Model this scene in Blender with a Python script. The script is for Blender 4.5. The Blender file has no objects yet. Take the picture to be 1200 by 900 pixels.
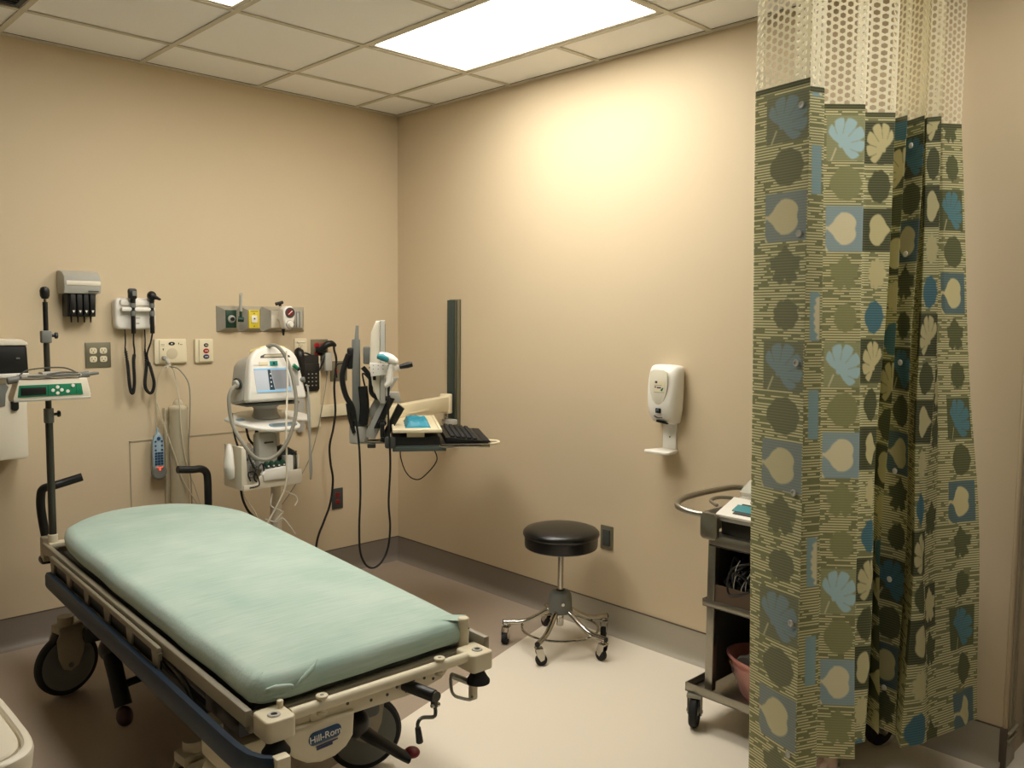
import bpy, bmesh, math, random
import numpy as np
from mathutils import Matrix, Vector
random.seed(7); rng = np.random.default_rng(7)
S = bpy.context.scene; COL = S.collection
R = math.radians

# ---------------------------------------------------------------- materials
def lin(c):
    return tuple((v/255/12.92 if v/255 <= .04045 else ((v/255+.055)/1.055)**2.4) for v in c)
def mat(name, rgb, rough=.5, metal=0., var=.0, scale=20, bump=0., bscale=200, emit=0, alpha=None, spec=None, coat=0, trans=0):
    m = bpy.data.materials.new(name); m.use_nodes = True
    nt = m.node_tree; b = nt.nodes['Principled BSDF']; c = (*lin(rgb), 1)
    b.inputs['Base Color'].default_value = c
    b.inputs['Roughness'].default_value = rough; b.inputs['Metallic'].default_value = metal
    if spec is not None: b.inputs['Specular IOR Level'].default_value = spec
    if coat: b.inputs['Coat Weight'].default_value = coat
    if trans: b.inputs['Transmission Weight'].default_value = trans
    if alpha is not None: b.inputs['Alpha'].default_value = alpha
    if emit:
        b.inputs['Emission Color'].default_value = c; b.inputs['Emission Strength'].default_value = emit
    tc = nt.nodes.new('ShaderNodeTexCoord')
    if var:
        n = nt.nodes.new('ShaderNodeTexNoise'); n.inputs['Scale'].default_value = scale; n.inputs['Detail'].default_value = 6
        nt.links.new(tc.outputs['Object'], n.inputs['Vector'])
        mx = nt.nodes.new('ShaderNodeMix'); mx.data_type = 'RGBA'
        mx.inputs['A'].default_value = tuple(v*(1-var) for v in c[:3])+(1,)
        mx.inputs['B'].default_value = tuple(min(1, v*(1+var)) for v in c[:3])+(1,)
        nt.links.new(n.outputs['Fac'], mx.inputs['Factor']); nt.links.new(mx.outputs['Result'], b.inputs['Base Color'])
    if bump:
        n = nt.nodes.new('ShaderNodeTexNoise'); n.inputs['Scale'].default_value = bscale; n.inputs['Detail'].default_value = 4
        nt.links.new(tc.outputs['Object'], n.inputs['Vector'])
        bp = nt.nodes.new('ShaderNodeBump'); bp.inputs['Strength'].default_value = bump; bp.inputs['Distance'].default_value = .002
        nt.links.new(n.outputs['Fac'], bp.inputs['Height']); nt.links.new(bp.outputs['Normal'], b.inputs['Normal'])
    return m
M = {}
M['wall_far'] = mat('wall_paint_low_bounce', (120,108,88), .8)  # unseen rear walls, colour darkened to cut the bounced fill
M['wall'] = mat('wall_paint', (208,190,158), .75, var=.02, scale=3, bump=.15, bscale=350)
M['ceil'] = mat('ceiling_tile', (253,252,250), .9, var=.05, scale=240, bump=.5, bscale=500)
M['outlet_red'] = mat('outlet_dark_red', (120,26,30), .45)
M['grid'] = mat('grid_white', (206,199,182), .6)
M['gap'] = mat('dark_gap', (52,48,40), .9)
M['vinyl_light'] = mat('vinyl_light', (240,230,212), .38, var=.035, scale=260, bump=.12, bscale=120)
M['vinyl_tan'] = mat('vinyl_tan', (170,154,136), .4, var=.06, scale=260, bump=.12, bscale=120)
M['cove_tan'] = mat('cove_tan', (132,122,110), .5, var=.07, scale=260)
M['cove_light'] = mat('cove_light', (170,162,144), .5, var=.05, scale=260)
M['seamline'] = mat('cove_cap', (92,82,68), .6)
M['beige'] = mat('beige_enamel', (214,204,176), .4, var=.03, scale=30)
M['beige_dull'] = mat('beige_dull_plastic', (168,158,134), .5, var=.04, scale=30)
M['white'] = mat('white_plastic', (236,232,222), .35)
M['offwhite'] = mat('offwhite_plastic', (224,216,196), .4)
M['ivory'] = mat('ivory_plastic', (226,214,182), .45)
M['lgrey'] = mat('light_grey_plastic', (176,174,164), .45)
M['grey'] = mat('grey_plastic', (116,118,112), .5)
M['dgrey'] = mat('dark_grey_plastic', (62,66,64), .5)
M['black'] = mat('black_plastic', (13,14,14), .42)
M['rubber'] = mat('black_rubber', (18,19,19), .7)
M['blackcable'] = mat('black_cable', (12,12,12), .5)
M['greycable'] = mat('grey_cable', (142,138,124), .5)
M['creamcable'] = mat('cream_cable', (196,186,160), .5)
M['vinyl_black'] = mat('black_upholstery', (9,10,11), .33, bump=.15, bscale=120, coat=.15)
M['chrome'] = mat('chrome', (190,186,176), .14, 1)
M['bay'] = mat('satin_bay', (176,172,158), .4, .35, var=.05, scale=60)
M['steel'] = mat('brushed_steel', (158,154,142), .3, .9, var=.1, scale=60)
M['alu'] = mat('aluminium', (150,148,136), .38, .7, var=.06, scale=40)
M['darksteel'] = mat('dark_steel_tube', (76,76,68), .38, .6)
M['plate'] = mat('steel_wall_plate', (128,124,104), .4, .55)
M['blue_strip'] = mat('navy_blue_bumper', (16,42,62), .45)
M['badge'] = mat('blue_badge', (34,70,104), .4)
M['red'] = mat('red_plastic', (170,34,36), .4)
M['beige_shaded'] = mat('shaded_beige_enamel', (150,142,122), .5, var=.08, scale=30)  # beige darkened to put the shade on the side rails into the colour
M['darkred'] = mat('dark_red_plastic', (50,16,18), .45)
M['green'] = mat('green_keypad', (20,120,84), .4)
M['dgreen'] = mat('dark_green', (14,58,40), .45)
M['yellow'] = mat('yellow_plate', (222,200,52), .45)
M['navy'] = mat('navy_button', (40,52,96), .4)
M['teal'] = mat('teal_grip', (52,140,150), .4)
M['cyan'] = mat('cyan_wrap', (24,140,168), .45, var=.3, scale=25, bump=.8, bscale=60)
M['bluegrey'] = mat('blue_grey_plastic', (120,152,172), .4)
M['screen'] = mat('lit_screen', (160,164,168), .3, emit=.55)
M['screen_blue'] = mat('lit_screen_blue', (120,165,190), .3, emit=.6)
M['screen_dark'] = mat('lit_screen_dark', (36,52,62), .3, emit=.5)
M['screen_grey'] = mat('lit_screen_grey', (112,112,112), .3, emit=.7)
M['clear'] = mat('clear_acrylic', (225,225,212), .08, alpha=.45)
M['tube_clear'] = mat('cloudy_clear_tube', (216,206,178), .15, alpha=.6)
M['clearbag'] = mat('clear_plastic_bag', (170,170,165), .12, alpha=.45, bump=1, bscale=40)
M['handset'] = mat('handset_blue', (160,182,196), .4)
M['pink'] = mat('pink_basin', (208,140,128), .35, var=.1, scale=14)
M['pinkbag'] = mat('pink_cloth', (186,160,140), .7, var=.1, scale=20)
M['lamp'] = mat('lamp_diffuser', (255,247,228), .5)
M['tube_beige'] = mat('beige_translucent_tube', (206,194,164), .3)
M['brown'] = mat('brown_bin', (92,74,58), .5)
M['grey_cloth'] = mat('grey_drape', (108,104,96), .8, var=.15, scale=18)

# sheet on the mattress: fine woven teal cotton
def sheet_mat():
    m = mat('teal_sheet', (142,178,164), .85, var=.0)
    nt = m.node_tree; b = nt.nodes['Principled BSDF']; b.inputs['Sheen Weight'].default_value = .25
    tc = nt.nodes.new('ShaderNodeTexCoord'); mp = nt.nodes.new('ShaderNodeMapping'); mp.inputs['Scale'].default_value = (4, 60, 60)
    nt.links.new(tc.outputs['Object'], mp.inputs['Vector'])
    n = nt.nodes.new('ShaderNodeTexNoise'); n.inputs['Scale'].default_value = 2.2; n.inputs['Detail'].default_value = 8
    nt.links.new(mp.outputs['Vector'], n.inputs['Vector'])
    n2 = nt.nodes.new('ShaderNodeTexNoise'); n2.inputs['Scale'].default_value = 5; nt.links.new(tc.outputs['Object'], n2.inputs['Vector'])
    ad = nt.nodes.new('ShaderNodeMath'); ad.operation = 'ADD'; nt.links.new(n.outputs['Fac'], ad.inputs[0]); nt.links.new(n2.outputs['Fac'], ad.inputs[1])
    cr = nt.nodes.new('ShaderNodeMapRange'); cr.inputs['From Min'].default_value = .7; cr.inputs['From Max'].default_value = 1.3
    nt.links.new(ad.outputs[0], cr.inputs['Value'])
    mx = nt.nodes.new('ShaderNodeMix'); mx.data_type = 'RGBA'
    mx.inputs['A'].default_value = (*lin((156,184,172)), 1); mx.inputs['B'].default_value = (*lin((184,202,191)), 1)
    nt.links.new(cr.outputs[0], mx.inputs['Factor']); nt.links.new(mx.outputs['Result'], b.inputs['Base Color'])
    bp = nt.nodes.new('ShaderNodeBump'); bp.inputs['Strength'].default_value = .25; bp.inputs['Distance'].default_value = .003
    nt.links.new(n.outputs['Fac'], bp.inputs['Height']); nt.links.new(bp.outputs['Normal'], b.inputs['Normal'])
    return m
M['sheet'] = sheet_mat()
# lamp diffuser emission
_b = M['lamp'].node_tree.nodes['Principled BSDF']
_b.inputs['Emission Color'].default_value = (1, .955, .875, 1); _b.inputs['Emission Strength'].default_value = 13
_b.inputs['Base Color'].default_value = (.8, .8, .75, 1)
M['fill_lamp_mid'] = M['lamp'].copy(); M['fill_lamp_mid'].name = 'fill_diffuser_mid'; M['fill_lamp_mid'].node_tree.nodes['Principled BSDF'].inputs['Emission Strength'].default_value = 5.5
M['fill_lamp_low'] = M['lamp'].copy(); M['fill_lamp_low'].name = 'fill_diffuser_low'; M['fill_lamp_low'].node_tree.nodes['Principled BSDF'].inputs['Emission Strength'].default_value = .5

# ---------------------------------------------------------------- mesh helpers
def catmull(pts, k=8):
    P = [Vector(p) for p in pts]
    if len(P) < 3: return P
    out = []
    for i in range(len(P)-1):
        p0 = P[max(i-1, 0)]; p1 = P[i]; p2 = P[i+1]; p3 = P[min(i+2, len(P)-1)]
        for j in range(k):
            t = j/k
            out.append(.5*((2*p1)+(-p0+p2)*t+(2*p0-5*p1+4*p2-p3)*t*t+(-p0+3*p1-3*p2+p3)*t**3))
    out.append(P[-1]); return out
class MB:
    def __init__(s): s.bm = bmesh.new(); s.T = Matrix.Identity(4); s.mi = 0
    def _add(s, b, M_=None):
        for f in b.faces: f.material_index = s.mi
        b.transform(s.T @ (M_ if M_ is not None else Matrix.Identity(4)))
        me = bpy.data.meshes.new('t'); b.to_mesh(me); b.free(); s.bm.from_mesh(me); bpy.data.meshes.remove(me); return s
    def m(s, i): s.mi = i; return s
    def at(s, T): s.T = T; return s
    def box(s, c, d, bev=0, rot=(0, 0, 0), seg=2):
        b = bmesh.new(); bmesh.ops.create_cube(b, size=1)
        bmesh.ops.scale(b, vec=d, verts=b.verts)
        if bev: bmesh.ops.bevel(b, geom=list(b.edges), offset=min(bev, min(d)*.49), segments=seg, affect='EDGES', profile=.5)
        from mathutils import Euler
        return s._add(b, Matrix.Translation(c) @ Euler(rot).to_matrix().to_4x4())
    def bx(s, x0, x1, y0, y1, z0, z1, bev=0): return s.box(((x0+x1)/2, (y0+y1)/2, (z0+z1)/2), (abs(x1-x0), abs(y1-y0), abs(z1-z0)), bev)
    def cyl(s, p0, p1, r0, r1=None, n=24, bev=0):
        p0 = Vector(p0); p1 = Vector(p1); r1 = r0 if r1 is None else r1
        b = bmesh.new(); L = (p1-p0).length
        bmesh.ops.create_cone(b, cap_ends=True, segments=n, radius1=r0, radius2=r1, depth=L)
        if bev:
            es = [e for e in b.edges if abs(e.verts[0].co.z-e.verts[1].co.z) < 1e-6]
            bmesh.ops.bevel(b, geom=es, offset=bev, segments=3, affect='EDGES', profile=.5)
        q = (p1-p0).to_track_quat('Z', 'Y').to_matrix().to_4x4()
        return s._add(b, Matrix.Translation((p0+p1)/2) @ q)
    def tube(s, pts, r, n=8, smooth=True, k=8, closed=False, flat=1.):
        P = catmull(pts, k) if smooth else [Vector(p) for p in pts]
        b = bmesh.new(); rings = []; up = Vector((0, 0, 1)); N = len(P); prev = None
        for i, p in enumerate(P):
            if closed: t = P[(i+1) % N]-P[i-1]
            else: t = P[min(i+1, N-1)]-P[max(i-1, 0)]
            if t.length < 1e-9: t = Vector((0, 0, 1))
            t.normalize()
            if prev is None:
                a = up if abs(t.dot(up)) < .9 else Vector((1, 0, 0)); u = a.cross(t).normalized()
            else:
                u = prev-t*prev.dot(t)
                u = u.normalized() if u.length > 1e-6 else Vector((1, 0, 0)).cross(t).normalized()
            prev = u; w = t.cross(u); rr = float(np.interp(i/max(N-1, 1)*(len(r)-1), range(len(r)), r)) if isinstance(r, (list, tuple)) else r
            rings.append([b.verts.new(p+u*math.cos(2*math.pi*j/n)*rr+w*math.sin(2*math.pi*j/n)*rr*flat) for j in range(n)])
        for i in range(N if closed else N-1):
            A = rings[i]; B = rings[(i+1) % N]
            for j in range(n): b.faces.new((A[j], A[(j+1) % n], B[(j+1) % n], B[j]))
        if not closed:
            b.faces.new(rings[0][::-1]); b.faces.new(rings[-1])
        bmesh.ops.recalc_face_normals(b, faces=b.faces)
        return s._add(b)
    def lathe(s, prof, c=(0, 0, 0), n=32, axis=None, sx=1, sy=1):
        b = bmesh.new(); rings = []
        for r, z in prof:
            if r < 1e-6: rings.append([b.verts.new((0, 0, z))])
            else: rings.append([b.verts.new((r*math.cos(2*math.pi*j/n)*sx, r*math.sin(2*math.pi*j/n)*sy, z)) for j in range(n)])
        for A, B in zip(rings, rings[1:]):
            for j in range(n):
                k = (j+1) % n
                if len(A) == 1 and len(B) == 1: continue
                if len(A) == 1: b.faces.new((A[0], B[j], B[k]))
                elif len(B) == 1: b.faces.new((A[j], A[k], B[0]))
                else: b.faces.new((A[j], A[k], B[k], B[j]))
        if len(rings[0]) > 1: b.faces.new(rings[0][::-1])
        if len(rings[-1]) > 1: b.faces.new(rings[-1])
        bmesh.ops.recalc_face_normals(b, faces=b.faces)
        Mx = Matrix.Translation(c)
        if axis is not None: Mx = Mx @ Vector(axis).to_track_quat('Z', 'Y').to_matrix().to_4x4()
        return s._add(b, Mx)
    def prism(s, poly, a0, a1, plane='xy', bev=0, seg=2):
        # poly in the plane, extruded along the remaining axis from a0 to a1
        b = bmesh.new()
        def v(p, a): return {'xy': (p[0], p[1], a), 'xz': (p[0], a, p[1]), 'yz': (a, p[0], p[1])}[plane]
        A = [b.verts.new(v(p, a0)) for p in poly]; B = [b.verts.new(v(p, a1)) for p in poly]; n = len(poly)
        f0 = b.faces.new(A); f1 = b.faces.new(B[::-1])
        for i in range(n): b.faces.new((A[i], B[i], B[(i+1) % n], A[(i+1) % n]))
        bmesh.ops.recalc_face_normals(b, faces=b.faces)
        if bev:
            es = list(set(f0.edges) | set(f1.edges)); bmesh.ops.bevel(b, geom=es, offset=bev, segments=seg, affect='EDGES', profile=.5)
        return s._add(b)
    def sph(s, c, r, n=20):
        b = bmesh.new(); bmesh.ops.create_uvsphere(b, u_segments=n, v_segments=n//2+2, radius=1)
        r = (r, r, r) if not isinstance(r, (tuple, list)) else r
        bmesh.ops.scale(b, vec=r, verts=b.verts); return s._add(b, Matrix.Translation(c))
    def build(s, name, mats, parent=None, sharp=38, flat=False):
        me = bpy.data.meshes.new(name)
        for e in s.bm.edges:
            e.smooth = not (len(e.link_faces) == 2 and e.calc_face_angle(0) > R(sharp))
        for f in s.bm.faces: f.smooth = not flat
        s.bm.to_mesh(me); s.bm.free()
        for k in (mats if isinstance(mats, (list, tuple)) else [mats]): me.materials.append(M[k] if isinstance(k, str) else k)
        o = bpy.data.objects.new(name, me); COL.objects.link(o)
        if parent: o.parent = parent
        return o
def tag(o, label, cat, group=None, kind=None):
    o['label'] = label; o['category'] = cat
    if group: o['group'] = group
    if kind: o['kind'] = kind
    return o
def thing(name, label, cat, loc=(0, 0, 0), rz=0, group=None):
    o = bpy.data.objects.new(name, None); COL.objects.link(o); o.location = loc; o.rotation_euler = (0, 0, rz)
    o.empty_display_size = .1
    return tag(o, label, cat, group)
def struct(name, mb, mats, flat=False):
    o = mb.build(name, mats, None, flat=flat); o['kind'] = 'structure'; return o
def text(name, body, size, m, parent, Mx, depth=.0006):
    cu = bpy.data.curves.new(name, 'FONT'); cu.body = body; cu.size = size; cu.extrude = depth; cu.align_x = 'CENTER'; cu.align_y = 'CENTER'
    o = bpy.data.objects.new(name, cu); COL.objects.link(o)
    bpy.context.view_layer.update()
    me = bpy.data.meshes.new_from_object(o.evaluated_get(bpy.context.evaluated_depsgraph_get()))
    COL.objects.unlink(o); bpy.data.objects.remove(o)
    me.transform(Mx); me.materials.clear(); me.materials.append(M[m])
    o = bpy.data.objects.new(name, me); COL.objects.link(o); o.parent = parent; return o
def place(loc, rot=(0, 0, 0)):
    from mathutils import Euler
    return Matrix.Translation(loc) @ Euler(rot).to_matrix().to_4x4()
FRONT = (R(90), 0, 0)     # text facing -y
def rrect(x0, x1, y0, y1, r, n=5):
    out = []
    for cx, cy, a in ((x1-r, y1-r, 0), (x0+r, y1-r, 90), (x0+r, y0+r, 180), (x1-r, y0+r, 270)):
        for i in range(n+1):
            t = R(a+90*i/n); out.append((cx+r*math.cos(t), cy+r*math.sin(t)))
    return out
def plane_rot(parent_rz): return Matrix.Rotation(parent_rz, 4, 'Z')

# ---------------------------------------------------------------- room shell
H = 2.74
XL, YF = -4.9, -6.4
YE = -3.455             # where the right wall ends
mb = MB()
# two-tone sheet vinyl; the joint runs from the right wall towards the foot of the bed
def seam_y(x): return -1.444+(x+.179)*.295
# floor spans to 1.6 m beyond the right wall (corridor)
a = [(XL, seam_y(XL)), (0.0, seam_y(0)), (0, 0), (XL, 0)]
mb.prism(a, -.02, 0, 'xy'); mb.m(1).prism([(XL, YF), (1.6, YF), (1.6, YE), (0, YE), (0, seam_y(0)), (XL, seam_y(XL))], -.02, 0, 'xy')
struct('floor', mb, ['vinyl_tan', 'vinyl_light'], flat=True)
mb = MB().bx(XL-.1, .1, 0, .1, -.02, H+.3); struct('wall_back', mb, ['wall'], flat=True)
mb = MB().bx(0, .1, YE, 0, -.02, H+.3); struct('wall_right', mb, ['wall'], flat=True)
mb = MB().bx(XL-.1, XL, YF, 0, -.02, H+.3); struct('wall_left', mb, ['wall_far'], flat=True)
mb = MB().bx(XL-.1, 1.7, YF-.1, YF, -.02, H+.3); struct('wall_front', mb, ['wall_far'], flat=True)
mb = MB().bx(1.6, 1.7, YF, YE+.1, -.02, H+.3); struct('wall_corridor', mb, ['wall'], flat=True)
mb = MB().bx(.1, 1.7, YE, YE+.1, -.02, H+.3); struct('wall_recess', mb, ['wall'], flat=True)
# coved vinyl base (flash cove), height .14
def cove(p0, p1, nrm, name, mats, h=.142, cap=True):
    # profile: out from the wall
    prof = [(0, 0), (.036, 0), (.030, .0022), (.020, .0075), (.012, .017), (.007, .03), (.005, .045), (.005, h), (0, h)]
    p0 = Vector((*p0, 0)); p1 = Vector((*p1, 0)); n = Vector((*nrm, 0)); mb = MB(); b = bmesh.new()
    A = [b.verts.new(p0+n*x+Vector((0, 0, z))) for x, z in prof]; B = [b.verts.new(p1+n*x+Vector((0, 0, z))) for x, z in prof]
    k = len(prof)
    for i in range(k): b.faces.new((A[i], A[(i+1) % k], B[(i+1) % k], B[i]))
    b.faces.new(A[::-1]); b.faces.new(B); bmesh.ops.recalc_face_normals(b, faces=b.faces); mb._add(b)
    if cap:
        c = (p0+p1)/2+n*.003+Vector((0, 0, h+.0015)); d = p1-p0
        mb.m(1).box(c, (abs(d.x)+.006*abs(n.x), abs(d.y)+.006*abs(n.y), .004) if abs(d.x) < 1e-4 or abs(d.y) < 1e-4 else (1, 1, 1))
    return struct(name, mb, mats)
cove((XL, 0), (0, 0), (0, -1), 'baseboard_back', ['cove_tan', 'seamline'])
cove((0, 0), (0, seam_y(0)), (-1, 0), 'baseboard_right', ['cove_tan', 'seamline'])
cove((0, seam_y(0)), (0, YE), (-1, 0), 'baseboard_right_light', ['cove_light', 'seamline'])
cove((XL, YF), (XL, 0), (1, 0), 'baseboard_left', ['cove_light', 'seamline'])
# corner guard strip and base on the end of the right wall
mb = MB(); mb.bx(-.004, .104, YE-.012, YE-.001, .142, 2.3, .003)
mb.m(1).bx(.012, .03, YE-.02, YE-.011, .142, 2.3, .003).bx(.05, .06, YE-.02, YE-.011, .142, 2.3, .003)
struct('trim_1', mb, ['wall', 'beige_dull'])
mb = MB(); mb.bx(-.006, .104, YE-.014, YE-.001, 0, .142, .003); mb.m(1).bx(-.009, .001, YE-.016, YE+.006, 0, .146, .002)
mb.m(2).bx(.002, .106, YE-.024, YE-.013, .095, .103, .002).bx(.002, .106, YE-.024, YE-.013, .122, .13, .002)
struct('trim_2', mb, ['cove_light', 'seamline', 'beige_dull'])
# access panel outline on the back wall
mb = MB()
for (x0, x1, z0, z1) in ((-1.634, -.86, .898, .904), (-1.634, -1.629, .10+.05, .904), (-.865, -.590, .913, .919)):
    mb.bx(x0, x1, -.003, -.0005, z0, z1)
o = mb.build('trim_3', ['beige_dull']); o['kind'] = 'structure'

# ceiling: lay-in tiles on a T-bar grid
GX = [-.315-.61*i for i in range(0, 8)]; GY = [-.39-.61*i for i in range(0, 10)]
xs = [0]+GX+[XL]; ys = [0]+GY+[YF]
cells_light = [(1, 2), (3, 2), (1, 6), (3, 6), (5, 6)]   # (ix, iy): each light fills cells iy and iy+1
lit = set()
for i, j in cells_light: lit |= {(i, j), (i, j+1)}
vent = (4, 1)
tb = MB()
for i in range(len(xs)-1):
    for j in range(len(ys)-1):
        if (i, j) in lit or (i, j) == vent: continue
        tb.bx(xs[i+1]+.004, xs[i]-.004, ys[j+1]+.004, ys[j]-.004, H+.006, H+.02, .002)
struct('ceiling', tb, ['ceil'], flat=True)
gb = MB()
for x in GX:
    gb.m(0).bx(x-.012, x+.012, YF, 0, H, H+.004)
for y in GY:
    for i in range(len(xs)-1):
        # bars do not cross the lights
        j = GY.index(y)
        if (i, j) in lit and (i, j+1) in lit: continue
        x1 = xs[i]-(.012 if i else 0); x0 = xs[i+1]+.012
        gb.bx(x0, x1, y-.012, y+.012, H, H+.004)
gb.bx(XL, 0, -.022, 0, H-.002, H+.004).bx(-.022, 0, YE, 0, H-.002, H+.004).bx(XL, XL+.022, YF, 0, H-.002, H+.004)
gb.m(1).bx(XL, 0, -.0235, -.0215, H+.004, H+.007).bx(-.0235, -.0215, YE, -.03, H+.004, H+.007)
struct('trim_4', gb, ['grid', 'gap'], flat=True)
mb = MB().bx(XL, 1.6, YF, 0, H+.2, H+.22); struct('ceiling_slab', mb, ['gap'], flat=True)
mb = MB().bx(.0, 1.6, YF, YE+.0, H, H+.02); struct('ceiling_corridor', mb, ['ceil'], flat=True)
LL = ['large bright recessed ceiling light panel nearest the right wall', 'recessed ceiling light panel cropped to a bright tip at the top edge',
      'added fill light panel in the ceiling behind the viewer, nearest the corridor', 'added fill light panel in the ceiling behind the viewer, middle of its row', 'added fill light panel in the ceiling behind the viewer, nearest the left wall']
for k, (i, j) in enumerate(cells_light):
    x0, x1, y0, y1 = xs[i+1], xs[i], ys[j+2], ys[j]
    if k >= 2: dm = 'fill_lamp_mid' if k == 2 else 'fill_lamp_low'  # panels behind the viewer are unseen, added for fill
    else: dm = 'lamp'
    t = thing('ceiling_light', LL[k], 'ceiling light', ((x0+x1)/2, (y0+y1)/2, H), group='ceiling light panels')
    w, l = (x1-x0)/2, (y1-y0)/2
    f = MB()
    for s in (-1, 1):
        f.bx(s*(w-.012), s*(w-.034), -l+.012, l-.012, .003, .012, .002).bx(-w+.034, w-.034, s*(l-.012), s*(l-.034), .003, .012, .002)
    f.build('frame', ['grid'], t)
    d = MB().bx(-w+.034, w-.034, -l+.034, l-.034, .008, .014); d.build('diffuser', [dm], t)
i, j = vent
t = thing('ceiling_vent', 'dark square air grille in the ceiling at the top left corner of the view', 'ceiling vent', ((xs[i]+xs[i+1])/2, (ys[j]+ys[j+1])/2, H))
MB().bx(-.29, .29, -.29, .29, .012, .03).build('backing', ['gap'], t)
f = MB()
for s in (-1, 1): f.bx(s*.29, s*.27, -.29, .29, .004, .012).bx(-.27, .27, s*.29, s*.27, .004, .012)
for q in range(17): f.box((0, -.256+q*.032, .008), (.54, .012, .003), rot=(R(35), 0, 0))
f.build('louvre_frame', ['dgrey'], t)
mb = MB().lathe([(0, -.004), (.04, -.004), (.044, 0), (.044, .005), (0, .005)], (-.62, -2.42, H), 32)
tag(mb.build('sprinkler_cover', ['offwhite']), 'small round cover plate in the ceiling tile beside the large light', 'ceiling fitting')

# ---------------------------------------------------------------- stretcher
BED = Vector((-1.83, -1.42, 0)); BRZ = R(-2.8)
def bedw(x, y, z):
    c, s = math.cos(BRZ), math.sin(BRZ); return Vector((BED.x+c*x-s*y, BED.y+s*x+c*y, z))
bed = thing('hospital_stretcher', 'beige wheeled hospital stretcher with navy side bumpers carrying the green-sheeted mattress', 'hospital bed', BED, BRZ)
# deck / litter frame
mb = MB()
mb.bx(-.335, .335, -1.0, .80, .530, .568, .006)
mb.m(1)
for s in (-1, 1):
    mb.bx(s*.360, s*.380, -1.05, .93, .545, .586, .005)
mb.bx(-.375, .375, .88, .93, .53, .575, .006).bx(-.36, .36, -1.03, -1.00, .515, .56, .004)
mb.m(2)
for s in (-1, 1):
    mb.bx(s*.33, s*.362, -.98, .86, .545, .562, .003)
mb.build('litter_frame', ['dgrey', 'beige_shaded', 'black'], bed)
# under-litter shroud and hoses seen through the side
mb = MB().bx(-.30, .30, -.86, .74, .46, .53, .02)
mb.m(1).bx(-.34, -.31, -.92, -.70, .455, .505, .004).bx(-.36, -.30, -.3, .1, .49, .515, .004)
mb.build('lift_linkage', ['dgrey', 'black'], bed)
mb = MB().tube([(-.36, -.28, .52), (-.375, -.42, .545), (-.37, -.55, .53), (-.375, -.66, .515), (-.37, -.70, .47), (-.37, -.72, .44)], .008)
mb.tube([(-.355, -.36, .52), (-.36, -.5, .50), (-.365, -.62, .50), (-.35, -.75, .45)], .006)
mb.build('cable_loom', ['darksteel'], bed)
# head deck wedge on the right of the pole
def side_rail(s):
    mb = MB()
    y0, y1 = -.50, .72
    X0, X1 = s*.384, s*.398
    mb.bx(X0, X1, y0, y1, .556, .578, .006)
    mb.bx(X0, X1, y0+.02, y1-.03, .500, .512, .004)
    for k in range(6):
        y = y1-.035-k*(y1-y0-.06)/5
        poly = [(y-.018, .506), (y+.018, .506), (y+.030, .562), (y-.030, .562)]
        mb.prism(poly, X0, X1, 'yz', .003)
    mb.m(1).bx(s*.386, s*.390, y0, y1, .512, .556)
    # swing links
    mb.m(0)
    for y in (-.22, .62): mb.tube([(s*.39, y, .50), (s*.386, y-.02, .46), (s*.35, y-.02, .45)], .01, smooth=False)
    return mb.build('side_rail', ['beige_shaded', 'black'], bed)
for s in (-1, 1): side_rail(s)
# navy bumper strips wrapping the foot corners
def bumper(s):
    mb = MB(); path = [(s*.408, .70), (s*.408, -.6), (s*.408, -1.0), (s*.406, -1.07), (s*.400, -1.12), (s*.385, -1.155), (s*.365, -1.175)] if s < 0 else [(s*.402, .70), (s*.402, -.6), (s*.40, -1.0)]
    P = [Vector((x, y, 0)) for x, y in path]; b = bmesh.new(); rings = []
    for i, p in enumerate(P):
        t = (P[min(i+1, len(P)-1)]-P[max(i-1, 0)]).normalized(); nrm = Vector((t.y, -t.x, 0))
        w = .013; z0, z1 = .458, .520
        prof = [(-w, z0+.006), (-w*.6, z0), (w*.6, z0), (w, z0+.012), (w, z1-.012), (w*.6, z1), (-w*.6, z1), (-w, z1-.006)]
        rings.append([b.verts.new((p.x+nrm.x*a, p.y+nrm.y*a, z)) for a, z in prof])
    for A, B in zip(rings, rings[1:]):
        for j in range(8): b.faces.new((A[j], A[(j+1) % 8], B[(j+1) % 8], B[j]))
    b.faces.new(rings[0][::-1]); b.faces.new(rings[-1]); bmesh.ops.recalc_face_normals(b, faces=b.faces); mb._add(b)
    o = mb.build('bumper_strip', ['blue_strip'], bed)
    if s < 0: MB().box((-.352, -1.182, .487), (.036, .030, .070), .005).build('end_cap', ['beige'], o)
    MB().bx(s*.37, s*.398, .2, .3, .46, .5, .004).build('bracket', ['beige_dull'], o)
    MB().bx(s*.37, s*.398, -.9, -.82, .46, .5, .004).build('bracket', ['beige_dull'], o)
for s in (-1, 1): bumper(s)
# foot end: corner blocks, bar, collars, perforated plate
for s in (-1, 1):
    poly = rrect(.290, .366, -1.140, -1.055, .014) if s < 0 else rrect(.246, .322, -1.140, -1.055, .014)
    if s < 0: poly = [(-x, y) for x, y in poly][::-1]
    fx = -.332 if s < 0 else .288
    mb = MB().prism(poly, .532, .584, 'xy', .005, 3)
    b = mb.build('corner_block', ['beige'], bed)
    MB().lathe([(.008, .0), (.008, .003), (.014, .003), (.016, 0)], (fx, -1.105, .5842), 24).build('socket_ring', ['lgrey'], b)
    MB().cyl((fx, -1.105, .5840), (fx, -1.105, .5852), .0085).build('socket_hole', ['black'], b)
    if s < 0: MB().cyl((-.302, -1.075, .583), (-.302, -1.075, .601), .008, bev=.002).build('peg', ['beige'], b)
    MB().lathe([(.016, .531), (.018, .520), (.028, .503), (.034, .495), (.034, .488), (0, .488)], (fx+.004, -1.105, 0), 28).build('rubber_foot', ['rubber'], b)
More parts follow.
